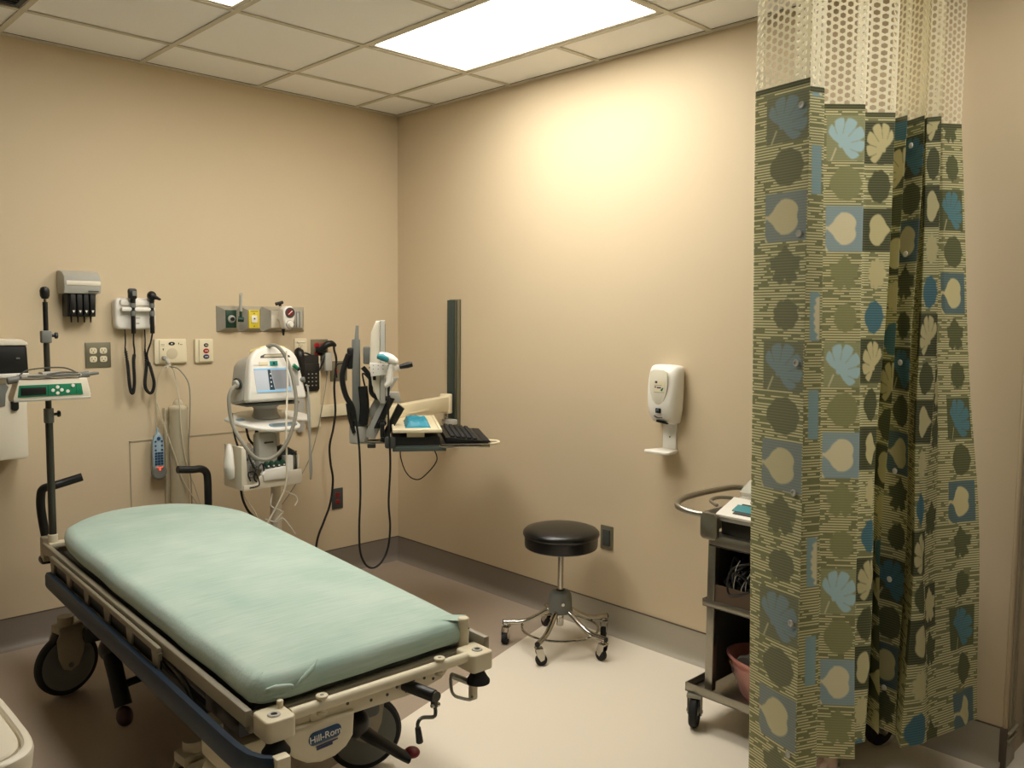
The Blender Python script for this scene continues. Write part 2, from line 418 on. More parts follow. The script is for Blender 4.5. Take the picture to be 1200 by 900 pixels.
mb = MB().cyl((.298, -1.028, .55), (.298, -1.028, .655), .0165, bev=.004); mb.m(1).cyl((.305, -1.043, .625), (.306, -1.046, .625), .002)
mb.build('corner_post', ['beige', 'dgrey'], bed)
mb = MB().cyl((-.29, -1.105, .572), (.25, -1.105, .572), .0145, n=28)
for x in (-.205, .155):
    mb.cyl((x, -1.105, .552), (x, -1.105, .592), .0105, n=20).cyl((x, -1.105, .590), (x, -1.105, .596), .0155, bev=.002).cyl((x, -1.105, .548), (x, -1.105, .554), .0145, bev=.002)
mb.m(1)
for x in (-.205, .155): mb.cyl((x, -1.105, .596), (x, -1.105, .5965), .005)
mb.build('foot_bar', ['beige', 'grey'], bed)
mb = MB().prism([(-.30, .512), (.08, .505), (.18, .522), (.215, .556), (-.30, .556)], -1.082, -1.070, 'xz', .002)
mb.m(1)
for x, z in ((-.2, .52), (-.18, .535), (-.05, .528), (.0, .528), (.03, .54), (.06, .52), (.085, .545), (.1, .525), (.12, .54), (.15, .53), (-.12, .54)):
    mb.cyl((x, -1.0835, z), (x, -1.0815, z), .0042, n=12)
mb.m(0).cyl((-.205, -1.085, .538), (-.205, -1.081, .538), .022)
mb.build('foot_plate', ['beige', 'dgrey'], bed)
# rounded hood with the maker's badge
hood = [(-.335, .53), (-.318, .505), (-.296, .478), (-.270, .446), (-.238, .424), (-.200, .414), (-.160, .417), (-.128, .432), (-.108, .456), (-.104, .52)]
mb = MB().prism(hood, -1.095, -.95, 'xz', .012, 3)
o = mb.build('hood', ['beige'], bed)
bz, bxx = .486, -.192
mb = MB().prism([(bxx+(x)*1, bz+(y)*1+x*.05) for x, y in rrect(-.045, .045, -.0165, .0165, .015, 6)], -1.098, -1.094, 'xz', .001)
bd = mb.build('badge', ['badge'], o)
bd['label'] = 'blue rounded badge with pale lettering'
text('badge_lettering', 'Hill-Rom', .0245, 'white', bd, place((bxx, -1.0985, bz-.001), (R(90), R(-3), 0)))
mb = MB().box((bxx+.005, -1.0965, bz-.0225), (.06, .002, .0022), rot=(0, R(-3), 0)).box((bxx-.002, -1.0965, bz-.029), (.044, .002, .006), rot=(0, R(-3), 0))
mb.build('badge_caption', ['navy'], o)
# crank on the foot end
mb = MB().cyl((.055, -1.08, .540), (.088, -1.175, .530), .0165, bev=.003); o = mb.build('crank_housing', ['black'], bed)
mb = MB().at(Matrix.Translation((-.037, .010, .008)))
mb.cyl((.126, -1.182, .522), (.126, -1.182, .492), .010, n=14, bev=.002).cyl((.126, -1.192, .522), (.126, -1.184, .522), .014, n=20)
mb.m(1).cyl((.114, -1.184, .498), (.140, -1.186, .497), .006, bev=.002)
mb.m(0).tube([(.126, -1.184, .494), (.127, -1.186, .478), (.118, -1.19, .470), (.080, -1.20, .484), (.064, -1.205, .486), (.056, -1.206, .478), (.056, -1.206, .465)], .005, k=4)
mb.m(2).cyl((.056, -1.206, .468), (.061, -1.208, .425), .0075, .0095, bev=.003)
mb.build('crank', ['darksteel', 'chrome', 'black'], bed)
# release latch loops hung at the right foot corner
mb = MB().tube([(.205, -1.09, .520), (.200, -1.10, .492), (.206, -1.105, .474), (.225, -1.11, .462), (.255, -1.115, .450), (.268, -1.11, .452)], .0045, k=4).tube([(.215, -1.08, .52), (.25, -1.085, .50), (.275, -1.09, .485)], .009, k=4)
mb.m(1).box((.278, -1.10, .470), (.022, .020, .062), .005)
mb.build('release_handle', ['alu', 'beige'], bed)
# pedestal, columns, base
mb = MB().bx(-.20, .20, -.62, .66, .185, .285, .03).bx(-.29, .29, -.60, -.50, .20, .27, .02).bx(-.29, .29, .68, .78, .20, .27, .02).bx(-.2, .2, .6, .72, .2, .27, .02)
mb.build('base_frame', ['dgrey'], bed)
for y in (-.36, .42):
    mb = MB().cyl((0, y, .27), (0, y, .40), .085, .085, n=32).cyl((0, y, .39), (0, y, .48), .065, .065, n=32).cyl((0, y, .28), (0, y, .31), .105, .09, n=32)
    mb.build('lift_column', ['grey'], bed)
def caster(x, y, az):
    T = Matrix.Translation((x, y, 0)) @ Matrix.Rotation(az, 4, 'Z')    # wheel axis along local y
    mb = MB().at(T)
    mb.lathe([(.128, .34), (.128, .3)], (0, 0, -.5), 8) if False else None
    # hooded fork: plate either side with rounded skirt
    poly = [(-.030, .285), (-.052, .235), (-.048, .165), (-.032, .118), (0, .102), (.032, .118), (.052, .165), (.062, .235), (.055, .285)]
    mb.prism(poly, -.034, -.026, 'xz', .003).prism(poly, .026, .034, 'xz', .003)
    mb.bx(-.045, .058, -.034, .034, .258, .29, .008).cyl((0, 0, .285), (0, 0, .32), .03, n=20)
    mb.m(1).cyl((0, -.037, .128), (0, -.033, .128), .011, bev=.001)
    c = mb.build('caster', ['beige_dull', 'grey'], bed)
    w = MB().at(T @ Matrix.Translation((0, 0, .1265)) @ Matrix.Rotation(R(90), 4, 'X'))
    w.lathe([(.106, -.016), (.118, -.018), (.1265, -.008), (.1265, .008), (.118, .018), (.106, .016), (.106, -.016)], n=48)
    w.m(1).lathe([(0, -.012), (.03, -.018), (.08, -.010), (.100, -.017), (.1065, -.016), (.1065, .016), (.1, .017), (.08, .01), (.03, .018), (0, .012)], n=48)
    w.m(2).lathe([(.093, -.0172), (.099, -.0185), (.1, -.0165)], n=48)
    w.build('wheel', ['rubber', 'grey', 'black'], c)
caster(-.345, .735, R(14)); caster(.265, -.53, R(-20)); caster(-.33, -.58, R(6)); caster(.305, .735, R(-8))
# column-side covers under the foot (pale boxes by the left caster)
mb = MB().prism(rrect(-.37, -.27, .345, .44, .02), -.93, -.74, 'xz', .008).prism(rrect(-.37, -.26, .22, .335, .02), -.93, -.74, 'xz', .008); mb.build('corner_cover', ['beige'], bed)
# black sheet added to deepen the shade under the litter
MB().bx(-.30, .30, -.80, .72, .42, .46, .02).build('underside_shade_sheet', ['black'], bed)
# pedals
mb = MB().tube([(.085, -.79, .30), (.12, -.81, .265), (.17, -.825, .225), (.205, -.84, .195), (.228, -.85, .180)], [.034, .030, .026, .024, .026], n=12, flat=.6)
mb.sph((.078, -.79, .315), (.042, .04, .045)).cyl((.07, -.79, .30), (.0, -.60, .25), .02)
p = mb.build('brake_pedal', ['black'], bed)
MB().sph((.243, -.845, .190), (.024, .026, .016)).build('pedal_pad', ['outlet_red'], p)
mb = MB().tube([(-.28, .34, .30), (-.30, .29, .29), (-.305, .215, .225), (-.30, .165, .14)], [.034, .03, .028, .03], n=12, flat=.6).sph((-.30, .32, .30), (.036, .045, .045)).cyl((-.3, .20, .20), (-.1, .22, .22), .014)
p = mb.build('steering_pedal', ['black'], bed)
MB().sph((-.30, .155, .105), (.028, .036, .036)).build('pedal_pad', ['darkred'], p)
# push handles at the head
for s in (-1, 1):
    if s < 0: pts = [(-.342, .99, .545), (-.350, 1.0, .60), (-.360, 1.01, .70), (-.360, 1.01, .76), (-.352, 1.0, .795), (-.315, .99, .805), (-.27, .99, .815), (-.205, .98, .832)]
    else: pts = [(.345, .99, .545), (.347, 1.0, .60), (.350, 1.01, .74), (.343, 1.01, .785), (.315, 1.0, .805), (.27, .99, .808), (.20, .98, .818)]
    mb = MB().tube(pts, .0175, n=14, k=5); mb.m(1).bx(s*.375, s*.33, .93, .985, .50, .60, .006); mb.m(0).box((s*.355, .975, .50), (.05, .06, .03), .01)
    mb.build('push_handle', ['black', 'beige_dull'], bed)
# IV pole
px, py = -.347, .885
mb = MB().cyl((px, py, .56), (px, py, .625), .019, n=20, bev=.002).bx(px-.02, px+.055, py-.03, py+.02, .572, .592, .004)
mb.m(1).cyl((px, py, .61), (px, py, 1.10), .0145, n=20)
mb.m(3).cyl((px, py, 1.085), (px, py, 1.145), .019, n=20, bev=.003)
mb.m(1).cyl((px, py, 1.14), (px, py, 1.42), .0115, n=20)
mb.m(3).bx(px-.020, px+.018, py-.018, py+.018, 1.41, 1.46, .005)
mb.m(2).cyl((px+.018, py-.004, 1.44), (px+.030, py-.004, 1.44), .006).cyl((px+.03, py-.004, 1.44), (px+.042, py-.004, 1.44), .013, n=8, bev=.003)
mb.cyl((px+.018, py-.004, 1.12), (px+.030, py-.004, 1.12), .006).cyl((px+.03, py-.004, 1.12), (px+.042, py-.004, 1.12), .013, n=8, bev=.003)
mb.cyl((px, py, 1.46), (px, py, 1.575), .0095, n=16)
mb.m(4).cyl((px, py, 1.57), (px, py, 1.59), .006)
mb.m(2).lathe([(0, 0), (.012, .002), (.018, .014), (.019, .034), (.015, .046), (.008, .05), (0, .05)], (px, py, 1.586), 10)
mb.build('iv_pole', ['beige', 'darksteel', 'black', 'grey', 'chrome'], bed)

# mattress under a fitted sheet
def mattress():
    b = bmesh.new()
    out = [(-.352, -1.0), (-.30, -1.045), (-.02, -1.045), (.27, -1.030), (.315, -.985), (.332, -.5), (.350, .1), (.366, .50), (.350, .66), (.268, .82), (.12, .92), (-.11, .93), (-.285, .82), (-.350, .66), (-.360, .1), (-.356, -.5)]
    # resample the outline smoothly
    P = catmull([(x, y, 0) for x, y in out]+[(out[0][0], out[0][1], 0)], 10)[:-1]
    n = len(P); cx, cy = 0, -.05
    # rings: (inset metres, z offset from top)
    def top(x, y):
        t = (y+1.05)/2.0
        z = .648+.026*t+.013*(1-(x/.36)**2)*(.4+.6*min(1, max(0, t*2)))
        return z
    rings = []
    levels = [(.014, -.068), (.004, -.065), (0, -.056), (-.003, -.040), (0, -.025), (.008, -.010), (.020, -.002), (.036, 0), (.08, .001), (.15, .0015), (.22, .002), (.28, .002), (.33, .002)]
    for ins, dz in levels:
        ring = []
        for i, p in enumerate(P):
            t = (P[(i+1) % n]-P[i-1]).normalized(); nr = Vector((t.y, -t.x, 0))
            if ins <= .04: q = p-nr*ins*(1)
            else:
                k = 1-ins/.36; q0 = p-nr*.036; ax = Vector((0, max(-.80, min(.68, p.y)), 0)); q = ax.lerp(q0, max(.02, (k-.08)/.82) if k < .9 else k)
            x, y = q.x, q.y
            wr = 0
            if -.07 < dz < -.004:   # slight vertical puckers on the side
                a = math.atan2(p.y, p.x); wr = .0025*math.sin(i*.9)*math.sin(i*.23+1)
            z = top(x, y)+dz
            ring.append(b.verts.new((x+nr.x*wr, y+nr.y*wr, z)))
        rings.append(ring)
    for A, B in zip(rings, rings[1:]):
        for j in range(n): b.faces.new((A[j], A[(j+1) % n], B[(j+1) % n], B[j]))
    b.faces.new(rings[0][::-1])
    # close centre
    last = rings[-1]; c = b.verts.new((0, -.06, top(0, -.06)+.002))
    for j in range(n): b.faces.new((last[j], last[(j+1) % n], c))
    bmesh.ops.recalc_face_normals(b, faces=b.faces)
    mb = MB(); mb._add(b)
    # tucked corner folds (two small ridges at the near-left foot corner)
    mb.tube([(-.325, -1.046, .622), (-.300, -1.052, .624), (-.262, -1.054, .618), (-.256, -1.050, .606)], [.003, .007, .005, .002], n=8)
    mb.tube([(-.256, -1.048, .600), (-.238, -1.050, .618), (-.205, -1.045, .638), (-.172, -1.022, .652)], [.002, .006, .006, .002], n=8)
    mb.tube([(-.330, -1.036, .602), (-.30, -1.046, .600), (-.27, -1.049, .602)], [.001, .004, .001], n=8)
    mb.tube([(-.300, .780, .650), (-.320, .750, .656), (-.336, .70, .654)], [.003, .008, .003], n=8)
    o = mb.build('mattress', ['sheet'], None, sharp=80)
    o.location = BED; o.rotation_euler = (0, 0, BRZ)
    tag(o, 'stretcher mattress under a taut pale green fitted sheet', 'mattress')
mattress()

# white display box and wire basket clamped to the pole
pw = bedw(px, py, 0)
t = thing('scale_display', 'white box with a green keypad clamped to the pole of the stretcher', 'display unit', (pw.x, pw.y-.02, 1.19))
mb = MB().prism([(-.150, 0), (.128, 0), (.132, .012), (.118, .080), (-.130, .080), (-.152, .012)], -.085, -.006, 'xz', .006)
mb.m(1).bx(-.150, .130, -.087, -.010, -.004, .004, .002)
mb.build('housing', ['offwhite', 'lgrey'], t)
mb = MB().prism([(-.136, .014), (.100, .014), (.094, .060), (-.130, .060)], -.088, -.084, 'xz', .001)
mb.m(1).bx(-.126, -.036, -.0895, -.087, .020, .051, .001)
mb.m(2)
for x, z in ((.005, .048), (-.012, .036), (.02, .036), (.005, .024), (.042, .030), (.062, .052)): mb.cyl((x, -.0875, z), (x, -.0905, z), .0068, n=16, bev=.0008)
mb.m(3).bx(-.030, -.028, -.0885, -.087, .016, .058).bx(.074, .075, -.0885, -.087, .016, .058)
mb.build('keypad', ['green', 'black', 'white', 'dgreen'], t)
mb = MB().box((-.01, -.045, .092), (.22, .075, .012), .005).box((.0, -.03, .10), (.08, .06, .012), .004)
mb.m(1).tube([(-.12, -.05, .095), (-.09, -.04, .115), (-.02, -.03, .122), (.05, -.03, .120), (.09, -.05, .10)], .003).tube([(-.10, -.09, .095), (.09, -.09, .095)], .003).tube([(-.03, -.08, .098), (.03, -.08, .105), (.09, -.06, .1)], .004)
mb.build('wire_tray', ['lgrey', 'darksteel'], t)
mb = MB().cyl((.095, -.05, .088), (.135, -.06, .094), .013, bev=.003).cyl((.135, -.06, .094), (.168, -.07, .097), .008, .005)
mb.build('clamp_knob', ['grey'], t)
MB().cyl((-.165, -.06, .078), (-.12, -.06, .084), .014, bev=.004).build('clamp_knob', ['grey'], t)
mb = MB().cyl((0, .02, .0), (0, .02, .075), .022, n=20, bev=.003).bx(-.018, .018, -.01, .02, .015, .06); mb.build('pole_clamp', ['dgrey'], t)

# ---------------------------------------------------------------- on the back wall
def wallthing(name, label, cat, x, z, group=None): return thing(name, label, cat, (x, 0, z), 0, group)
def receptacle(t, x, z, body='ivory', w=.0165, name='socket'):
    mb = MB().prism([(x+a, z+b) for a, b in rrect(-w, w, -.0145, .0145, .010)], -.0085, -.005, 'xz', .001)
    mb.m(1)
    mb.bx(x-.0075, x-.0055, -.0092, -.008, z-.001, z+.008).bx(x+.0055, x+.0075, -.0092, -.008, z-.001, z+.007).cyl((x, -.008, z-.007), (x, -.0092, z-.007), .0026, n=10)
    mb.build(name, [body, 'black'], t)
def plate(t, w, h, m='plate', d=.006, name='cover_plate'):
    return MB().box((0, -d/2, 0), (w, d, h), .0025).build(name, [m], t)
# thermometer holder
t = wallthing('thermometer_dock', 'grey-white dock with four black thermometer wells, high on the back wall', 'thermometer holder', -1.857, 1.61)
mb = MB().prism([(-.0, .115), (-.02, .118), (-.075, .110), (-.105, .09), (-.110, .035), (-.100, .012), (-.02, .010), (0, .012)], -.082, .078, 'yz', .006)
mb.build('housing', ['lgrey'], t)
mb = MB().box((0, -.107, .058), (.150, .012, .022), .005); mb.m(1).box((.042, -.110, .022), (.045, .002, .005))
mb.build('front_ridge', ['offwhite', 'dgrey'], t)
mb = MB().prism([(-.002, .015), (-.08, .015), (-.07, -.095), (-.002, -.095)], -.062, .062, 'yz', .004)
for k in range(4): mb.bx(-.052+k*.028, -.030+k*.028, -.092, -.06, -.088, .012, .003)
mb.m(1)
for k in range(4):
    x = -.040+k*.0275; mb.prism([(x-.006, -.066), (x+.006, -.066), (x, -.078)], -.0935, -.092, 'xz')
mb.build('probe_well', ['black', 'white'], t)
for k in range(4): MB().cyl((-.040+k*.028, -.055, -.09), (-.040+k*.028, -.055, -.122), .005, .003, n=10).build('probe_tip', ['black'], t)
# diagnostic set
t = wallthing('diagnostic_set', 'white wall transformer holding two black handheld scopes on coiled cords', 'otoscope wall unit', -1.607, 1.53)
poly = rrect(-.095, .098, -.075, .078, .028)
mb = MB().prism(poly, -.055, 0, 'xz', .012, 3).box((0, -.062, .022), (.150, .05, .022), .009).box((0, -.055, .055), (.15, .03, .03), .01)
mb.m(1).bx(-.005, .02, -.0565, -.055, -.022, -.019).bx(.0, .016, -.0565, -.055, -.048, -.044)
mb.m(2).bx(.066, .082, -.057, -.054, -.05, -.02, .001)
mb.build('wall_transformer', ['white', 'grey', 'black'], t)
for k, (x, nm) in enumerate(((-.022, 'ophthalmoscope'), (.068, 'otoscope'))):
    mb = MB().cyl((x, -.082, -.095), (x, -.082, .02), .0105, n=16, bev=.003).cyl((x, -.082, .01), (x, -.082, .05), .009, n=16)
    mb.m(1).cyl((x, -.082, .03), (x, -.082, .052), .0125, n=16, bev=.002).cyl((x, -.082, -.01), (x, -.082, .014), .0125, n=16, bev=.002)
    mb.m(0)
    if k == 0: mb.box((x-.003, -.085, .096), (.040, .030, .052), .010).cyl((x, -.082, .05), (x, -.082, .08), .012).m(1).box((x+.002, -.1005, .098), (.018, .002, .024))
    else: mb.sph((x, -.082, .088), (.022, .024, .024)).cyl((x, -.082, .05), (x, -.082, .085), .011, .014).cyl((x, -.09, .088), (x+.028, -.12, .070), .013, .005, n=16)
    o = mb.build(nm, ['black', 'grey'], t)
    # cord
    if k == 0: pts = [(x, -.082, -.09), (x, -.078, -.14), (x+.010, -.06, -.185), (x+.004, -.06, -.23), (x+.005, -.062, -.33), (x-.004, -.06, -.385), (x-.016, -.06, -.35), (x-.022, -.055, -.25), (x-.03, -.05, -.165)]
    else: pts = [(x, -.082, -.09), (x-.008, -.075, -.14), (x-.02, -.06, -.20), (x-.004, -.06, -.27), (x+.010, -.06, -.34), (x-.002, -.06, -.385), (x-.022, -.06, -.38), (x-.032, -.055, -.34), (x-.022, -.052, -.25), (x-.026, -.05, -.17)]
    P = catmull(pts, 14); rad = [.0075 if i > len(P)*.28 and i < len(P)*.9 else .0042 for i in range(len(P))]
    mb = MB(); mb.tube(P, rad, n=8, smooth=False)
    # coils
    C = []; a = 0
    seg = [P[i] for i in range(int(len(P)*.3), int(len(P)*.98))]
    for i in range(len(seg)-1):
        for q in range(3):
            p = seg[i].lerp(seg[i+1], q/3); a += 1.25; C.append(p+Vector((math.cos(a)*.0065, math.sin(a)*.0075, 0)))
    mb.tube(C, .003, n=5, smooth=False)
    mb.tube([P[-1], P[-1]+Vector((.002, .0, .04)), (P[-1].x+.004, -.04, -.07)], .0032)
    mb.build('coiled_cord', ['rubber'], o)
# quad outlet
t = wallthing('quad_outlet', 'metal four-socket outlet plate left of the nurse call station', 'power outlet', -1.768, 1.333)
plate(t, .116, .120)
for x in (-.023, .023):
    for z in (-.020, .020): receptacle(t, x, z)
# nurse call station
t = wallthing('nurse_call_station', 'wide ivory nurse call station with a round speaker grille and cord plugged in', 'nurse call panel', -1.423, 1.342)
mb = MB().prism(rrect(-.082, .082, -.062, .064, .008), -.014, 0, 'xz', .003).prism(rrect(-.060, .078, -.056, .060, .006), -.02, -.012, 'xz', .003)
mb.build('housing', ['ivory'], t)
mb = MB().cyl((.004, -.0195, -.010), (.004, -.0215, -.010), .028, n=32, bev=.0008); mb.build('speaker_grille', ['tube_beige'], t)
mb = MB().prism([(.002+.016*math.cos(a), .040+.009*math.sin(a)) for a in [i*math.pi/8 for i in range(16)]], -.022, -.0195, 'xz')
mb.m(1).bx(-.002, .006, -.0225, -.0215, .037, .043)
mb.build('call_button', ['black', 'white'], t)
for pl in ([(-.045, .016), (-.037, .016), (-.041, .004)], [(-.052, .036), (-.035, .036), (-.035, .0375), (-.052, .0375)], [(-.052, .030), (-.035, .030), (-.035, .0315), (-.052, .0315)], [(.036, .036), (.04, .036), (.04, .044), (.036, .044)], [(.044, .034), (.056, .034), (.056, .0365), (.044, .0365)]):
    MB().prism(pl, -.021, -.0195, 'xz').build('printed_mark', ['dgrey'], t)
mb = MB().cyl((-.040, -.018, -.030), (-.040, -.05, -.032), .011, bev=.003).cyl((-.040, -.045, -.034), (-.030, -.06, -.06), .008).m(1).box((-.030, -.05, -.066), (.020, .014, .03), .003)
mb.build('cord_plug', ['lgrey', 'offwhite'], t)
NC = t
# cords of the nurse call: three pale cords
def cord(name, label, pts, r, m, parent=None, kind='cable'):
    P = catmull(pts, 10); c = P[0].copy(); mb = MB(); mb.tube([p-c for p in P], r, n=8, smooth=False)
    o = mb.build(name, [m])
    if parent is not None:
        o.parent = parent; W = Matrix.Translation(parent.location) @ parent.rotation_euler.to_matrix().to_4x4() @ Matrix.Diagonal((*parent.scale, 1)); o.data.transform(W.inverted() @ Matrix.Translation(c)); return o
    o.location = c; tag(o, label, kind); return o
cord('call_cord', 'thin beige cord looping from the nurse call station up and over to the handset', [(-1.455, -.055, 1.278), (-1.475, -.05, 1.262), (-1.50, -.045, 1.22), (-1.512, -.04, 1.13), (-1.512, -.04, 1.05), (-1.514, -.035, .955)], .0035, 'creamcable', NC)
cord('call_cord', 'thin grey-beige cord hanging right of the handset, curving in behind the mattress head', [(-1.450, -.06, 1.272), (-1.425, -.055, 1.24), (-1.422, -.10, 1.10), (-1.42, -.11, .95), (-1.40, -.11, .80), (-1.36, -.12, .66), (-1.33, -.13, .55)], .0035, 'creamcable', NC)
cord('call_cord', 'outer beige cord bowing widest to the right from the nurse call station', [(-1.445, -.06, 1.270), (-1.40, -.06, 1.25), (-1.37, -.10, 1.17), (-1.375, -.11, 1.0), (-1.385, -.11, .85), (-1.38, -.12, .7), (-1.38, -.13, .55)], .0035, 'greycable', NC)
cord('call_cord', 'long pale cord hanging left of the clear tube from beside the coiled cords to the mattress', [(-1.555, -.01, 1.44), (-1.545, -.015, 1.30), (-1.515, -.03, 1.13), (-1.49, -.075, .98), (-1.455, -.10, .84), (-1.42, -.12, .70), (-1.36, -.14, .58)], .0032, 'creamcable', NC)
# handset
t = thing('remote_handset', 'pale blue bed remote with navy keys and a red light, hanging on its cord', 'remote control', (-1.512, -.045, .84))
pl = [(-.022, -.11), (.022, -.11), (.027, -.08), (.027, .055), (.018, .085), (.006, .098), (-.006, .098), (-.018, .085), (-.027, .055), (-.027, -.08)]
mb = MB().prism(pl, -.012, .012, 'xz', .004); mb.cyl((0, 0, .095), (0, 0, .125), .008, .005); mb.build('body', ['handset'], t)
mb = MB()
mb.lathe([(0, 0), (.009, 0), (.009, .003), (0, .003)], (0, -.012, .072), 16, (0, -1, 0))
for z in (.058, .036, .014):
    for x in (-.016, .016): mb.lathe([(0, 0), (.005, 0), (.005, .003), (0, .003)], (x, -.012, z), 12, (0, -1, 0))
for r_ in range(5):
    for c_ in range(3): mb.box((-.0145+c_*.0145, -.0135, -.002-r_*.0135), (.012, .004, .0105), .001)
mb.build('keys', ['badge'], t)
mb = MB().lathe([(0, -.010), (.030, -.010), (.037, -.004), (.037, .008), (.03, .014), (0, .014)], (0, -.006, -.098), 32, (0, -1, 0)); mb.build('speaker_end', ['grey'], t)
mb = MB().box((0, -.022, -.080), (.007, .003, .016), .001).box((-.010, -.022, -.072), (.010, .003, .004), .001, (0, R(20), 0)).box((.010, -.022, -.072), (.010, .003, .004), .001, (0, R(-20), 0)); mb.build('call_mark', [mat('red_glow', (255,80,50), .4, emit=1.2)], t)
# emergency button station
t = wallthing('call_button_station', 'narrow ivory wall station with black, red and blue round buttons', 'nurse call panel', -1.249, 1.342)
mb = MB().prism(rrect(-.049, .049, -.062, .062, .008), -.014, 0, 'xz', .003).prism(rrect(-.030, .044, -.056, .058, .005), -.02, -.012, 'xz', .003); mb.build('housing', ['ivory'], t)
for z, mm, rr in ((.030, 'black', .012), (.0, 'red', .0155), (-.030, 'navy', .0155)):
    mb = MB().lathe([(0, 0), (rr, 0), (rr, .003), (rr*.8, .004), (0, .004)], (.007, -.0195, z), 28, (0, -1, 0), sy=.8).m(1).bx(.007-rr*.55, .007+rr*.55, -.0245, -.0235, z-.002, z+.002)
    o = mb.build('button', [mm, 'offwhite'], t); o['label'] = {'black': 'black round button', 'red': 'red round button', 'navy': 'blue round button'}[mm]
# medical gas head wall plates
t = wallthing('gas_outlet_panel', 'steel four-bay outlet panel with green and yellow outlets on the back wall', 'medical gas panel', -.917, 1.508)
for k in range(4):
    x0 = -.260+k*.130; x1 = x0+.130; xc = (x0+x1)/2
    b = bmesh.new()
    O_ = [(x0, 0, -.069), (x1, 0, -.069), (x1, 0, .069), (x0, 0, .069)]; I_ = [(xc-.032, -.036, -.048), (xc+.032, -.036, -.048), (xc+.032, -.036, .048), (xc-.032, -.036, .048)]
    vo = [b.verts.new(p) for p in O_]; vi = [b.verts.new(p) for p in I_]
    for q in range(4): b.faces.new((vo[q], vo[(q+1) % 4], vi[(q+1) % 4], vi[q]))
    b.faces.new(vi); b.faces.new(vo[::-1]); bmesh.ops.recalc_face_normals(b, faces=b.faces)
    mb = MB(); mb._add(b); bay = mb.build('bay', ['bay'], t, sharp=5)
    if k == 0:
        mb = MB().box((xc, -.038, 0), (.058, .008, .094), .002).m(1).lathe([(0, 0), (.020, 0), (.020, .008), (.016, .010), (0, .010)], (xc, -.041, 0), 28, (0, -1, 0))
        mb.m(2).cyl((xc, -.05, 0), (xc, -.062, 0), .010)
        mb.build('oxygen_outlet', ['dgreen', 'lgrey', 'black'], bay)
        mb = MB().cyl((xc+.03, -.06, 0), (xc+.055, -.075, -.004), .016, .012).cyl((xc+.04, -.07, .0), (xc+.04, -.07, .045), .007).m(1).cyl((xc+.04, -.07, .04), (xc+.042, -.07, .125), .008).lathe([(.006, 0), (.010, 0), (.010, .003), (.006, .003)], (xc+.042, -.07, .128), 16, (0, -1, 0))
        mb.build('flow_meter', ['dgreen', 'lgrey'], bay)
    elif k == 1:
        mb = MB().box((xc, -.038, 0), (.062, .008, .098), .002).m(1).box((xc, -.043, 0), (.034, .006, .040), .002).m(2).box((xc, -.047, .002), (.008, .003, .008)).bx(xc-.022, xc+.022, -.0425, -.042, .040, .043).bx(xc-.004, xc+.004, -.0425, -.042, -.04, -.036).bx(xc-.004, xc+.004, -.0425, -.042, .028, .032)
        mb.build('air_outlet', ['yellow', 'white', 'black'], bay)
    elif k == 2:
        mb = MB().box((xc, -.038, 0), (.058, .006, .094), .002).cyl((xc+.02, -.04, .0), (xc+.02, -.07, .0), .014); mb.build('vacuum_outlet', ['offwhite'], bay)
        mb = MB().prism([(xc+.035+a, b_) for a, b_ in ((-.036, .055), (-.012, .072), (.016, .072), (.034, .050), (.034, .010), (.024, -.035), (.012, -.055), (-.010, -.058), (-.026, -.045), (-.036, 0))], -.125, -.065, 'xz', .012, 3)
        sr = mb.build('suction_regulator', ['white'], bay)
        g = MB().lathe([(0, 0), (.028, 0), (.028, .006), (.024, .008), (.022, .005), (0, .005)], (xc+.036, -.124, .036), 32, (0, -1, 0)); g.build('gauge_rim', ['dgrey'], sr)
        g = MB().cyl((xc+.036, -.1295, .036), (xc+.036, -.1300, .036), .019).m(1).box((xc+.036, -.1315, .036), (.030, .001, .004), rot=(0, R(-40), 0)).m(0); g.build('gauge_dial', ['outlet_red', 'white'], sr)
        g = MB().lathe([(0, 0), (.021, 0), (.021, .004), (.015, .010), (.012, .022), (0, .022)], (xc+.036, -.124, -.028), 24, (0, -1, 0)).m(1).lathe([(.015, 0), (.0225, 0), (.0225, .003), (.015, .003)], (xc+.036, -.124, -.028), 24, (0, -1, 0)); g.build('regulator_knob', ['white', 'black'], sr)
        g = MB().cyl((xc-.005, -.095, .07), (xc-.005, -.095, .085), .007).cyl((xc-.03, -.095, .082), (xc+.01, -.095, .092), .009); g.build('mode_lever', ['black'], sr); MB().cyl((xc+.01, -.1, -.052), (xc+.01, -.1, -.088), .010, .005).build('hose_nipple', ['black'], sr)
    else:
        mb = MB().box((xc+.006, -.038, .0), (.050, .006, .094), .002).m(1).box((xc-.006, -.042, 0), (.006, .004, .090), .001).box((xc+.014, -.042, 0), (.006, .004, .090), .001).m(2).cyl((xc+.004, -.041, .04), (xc+.004, -.043, .04), .003)
        mb.build('slide_bracket', ['lgrey', 'grey', 'dgrey'], bay)
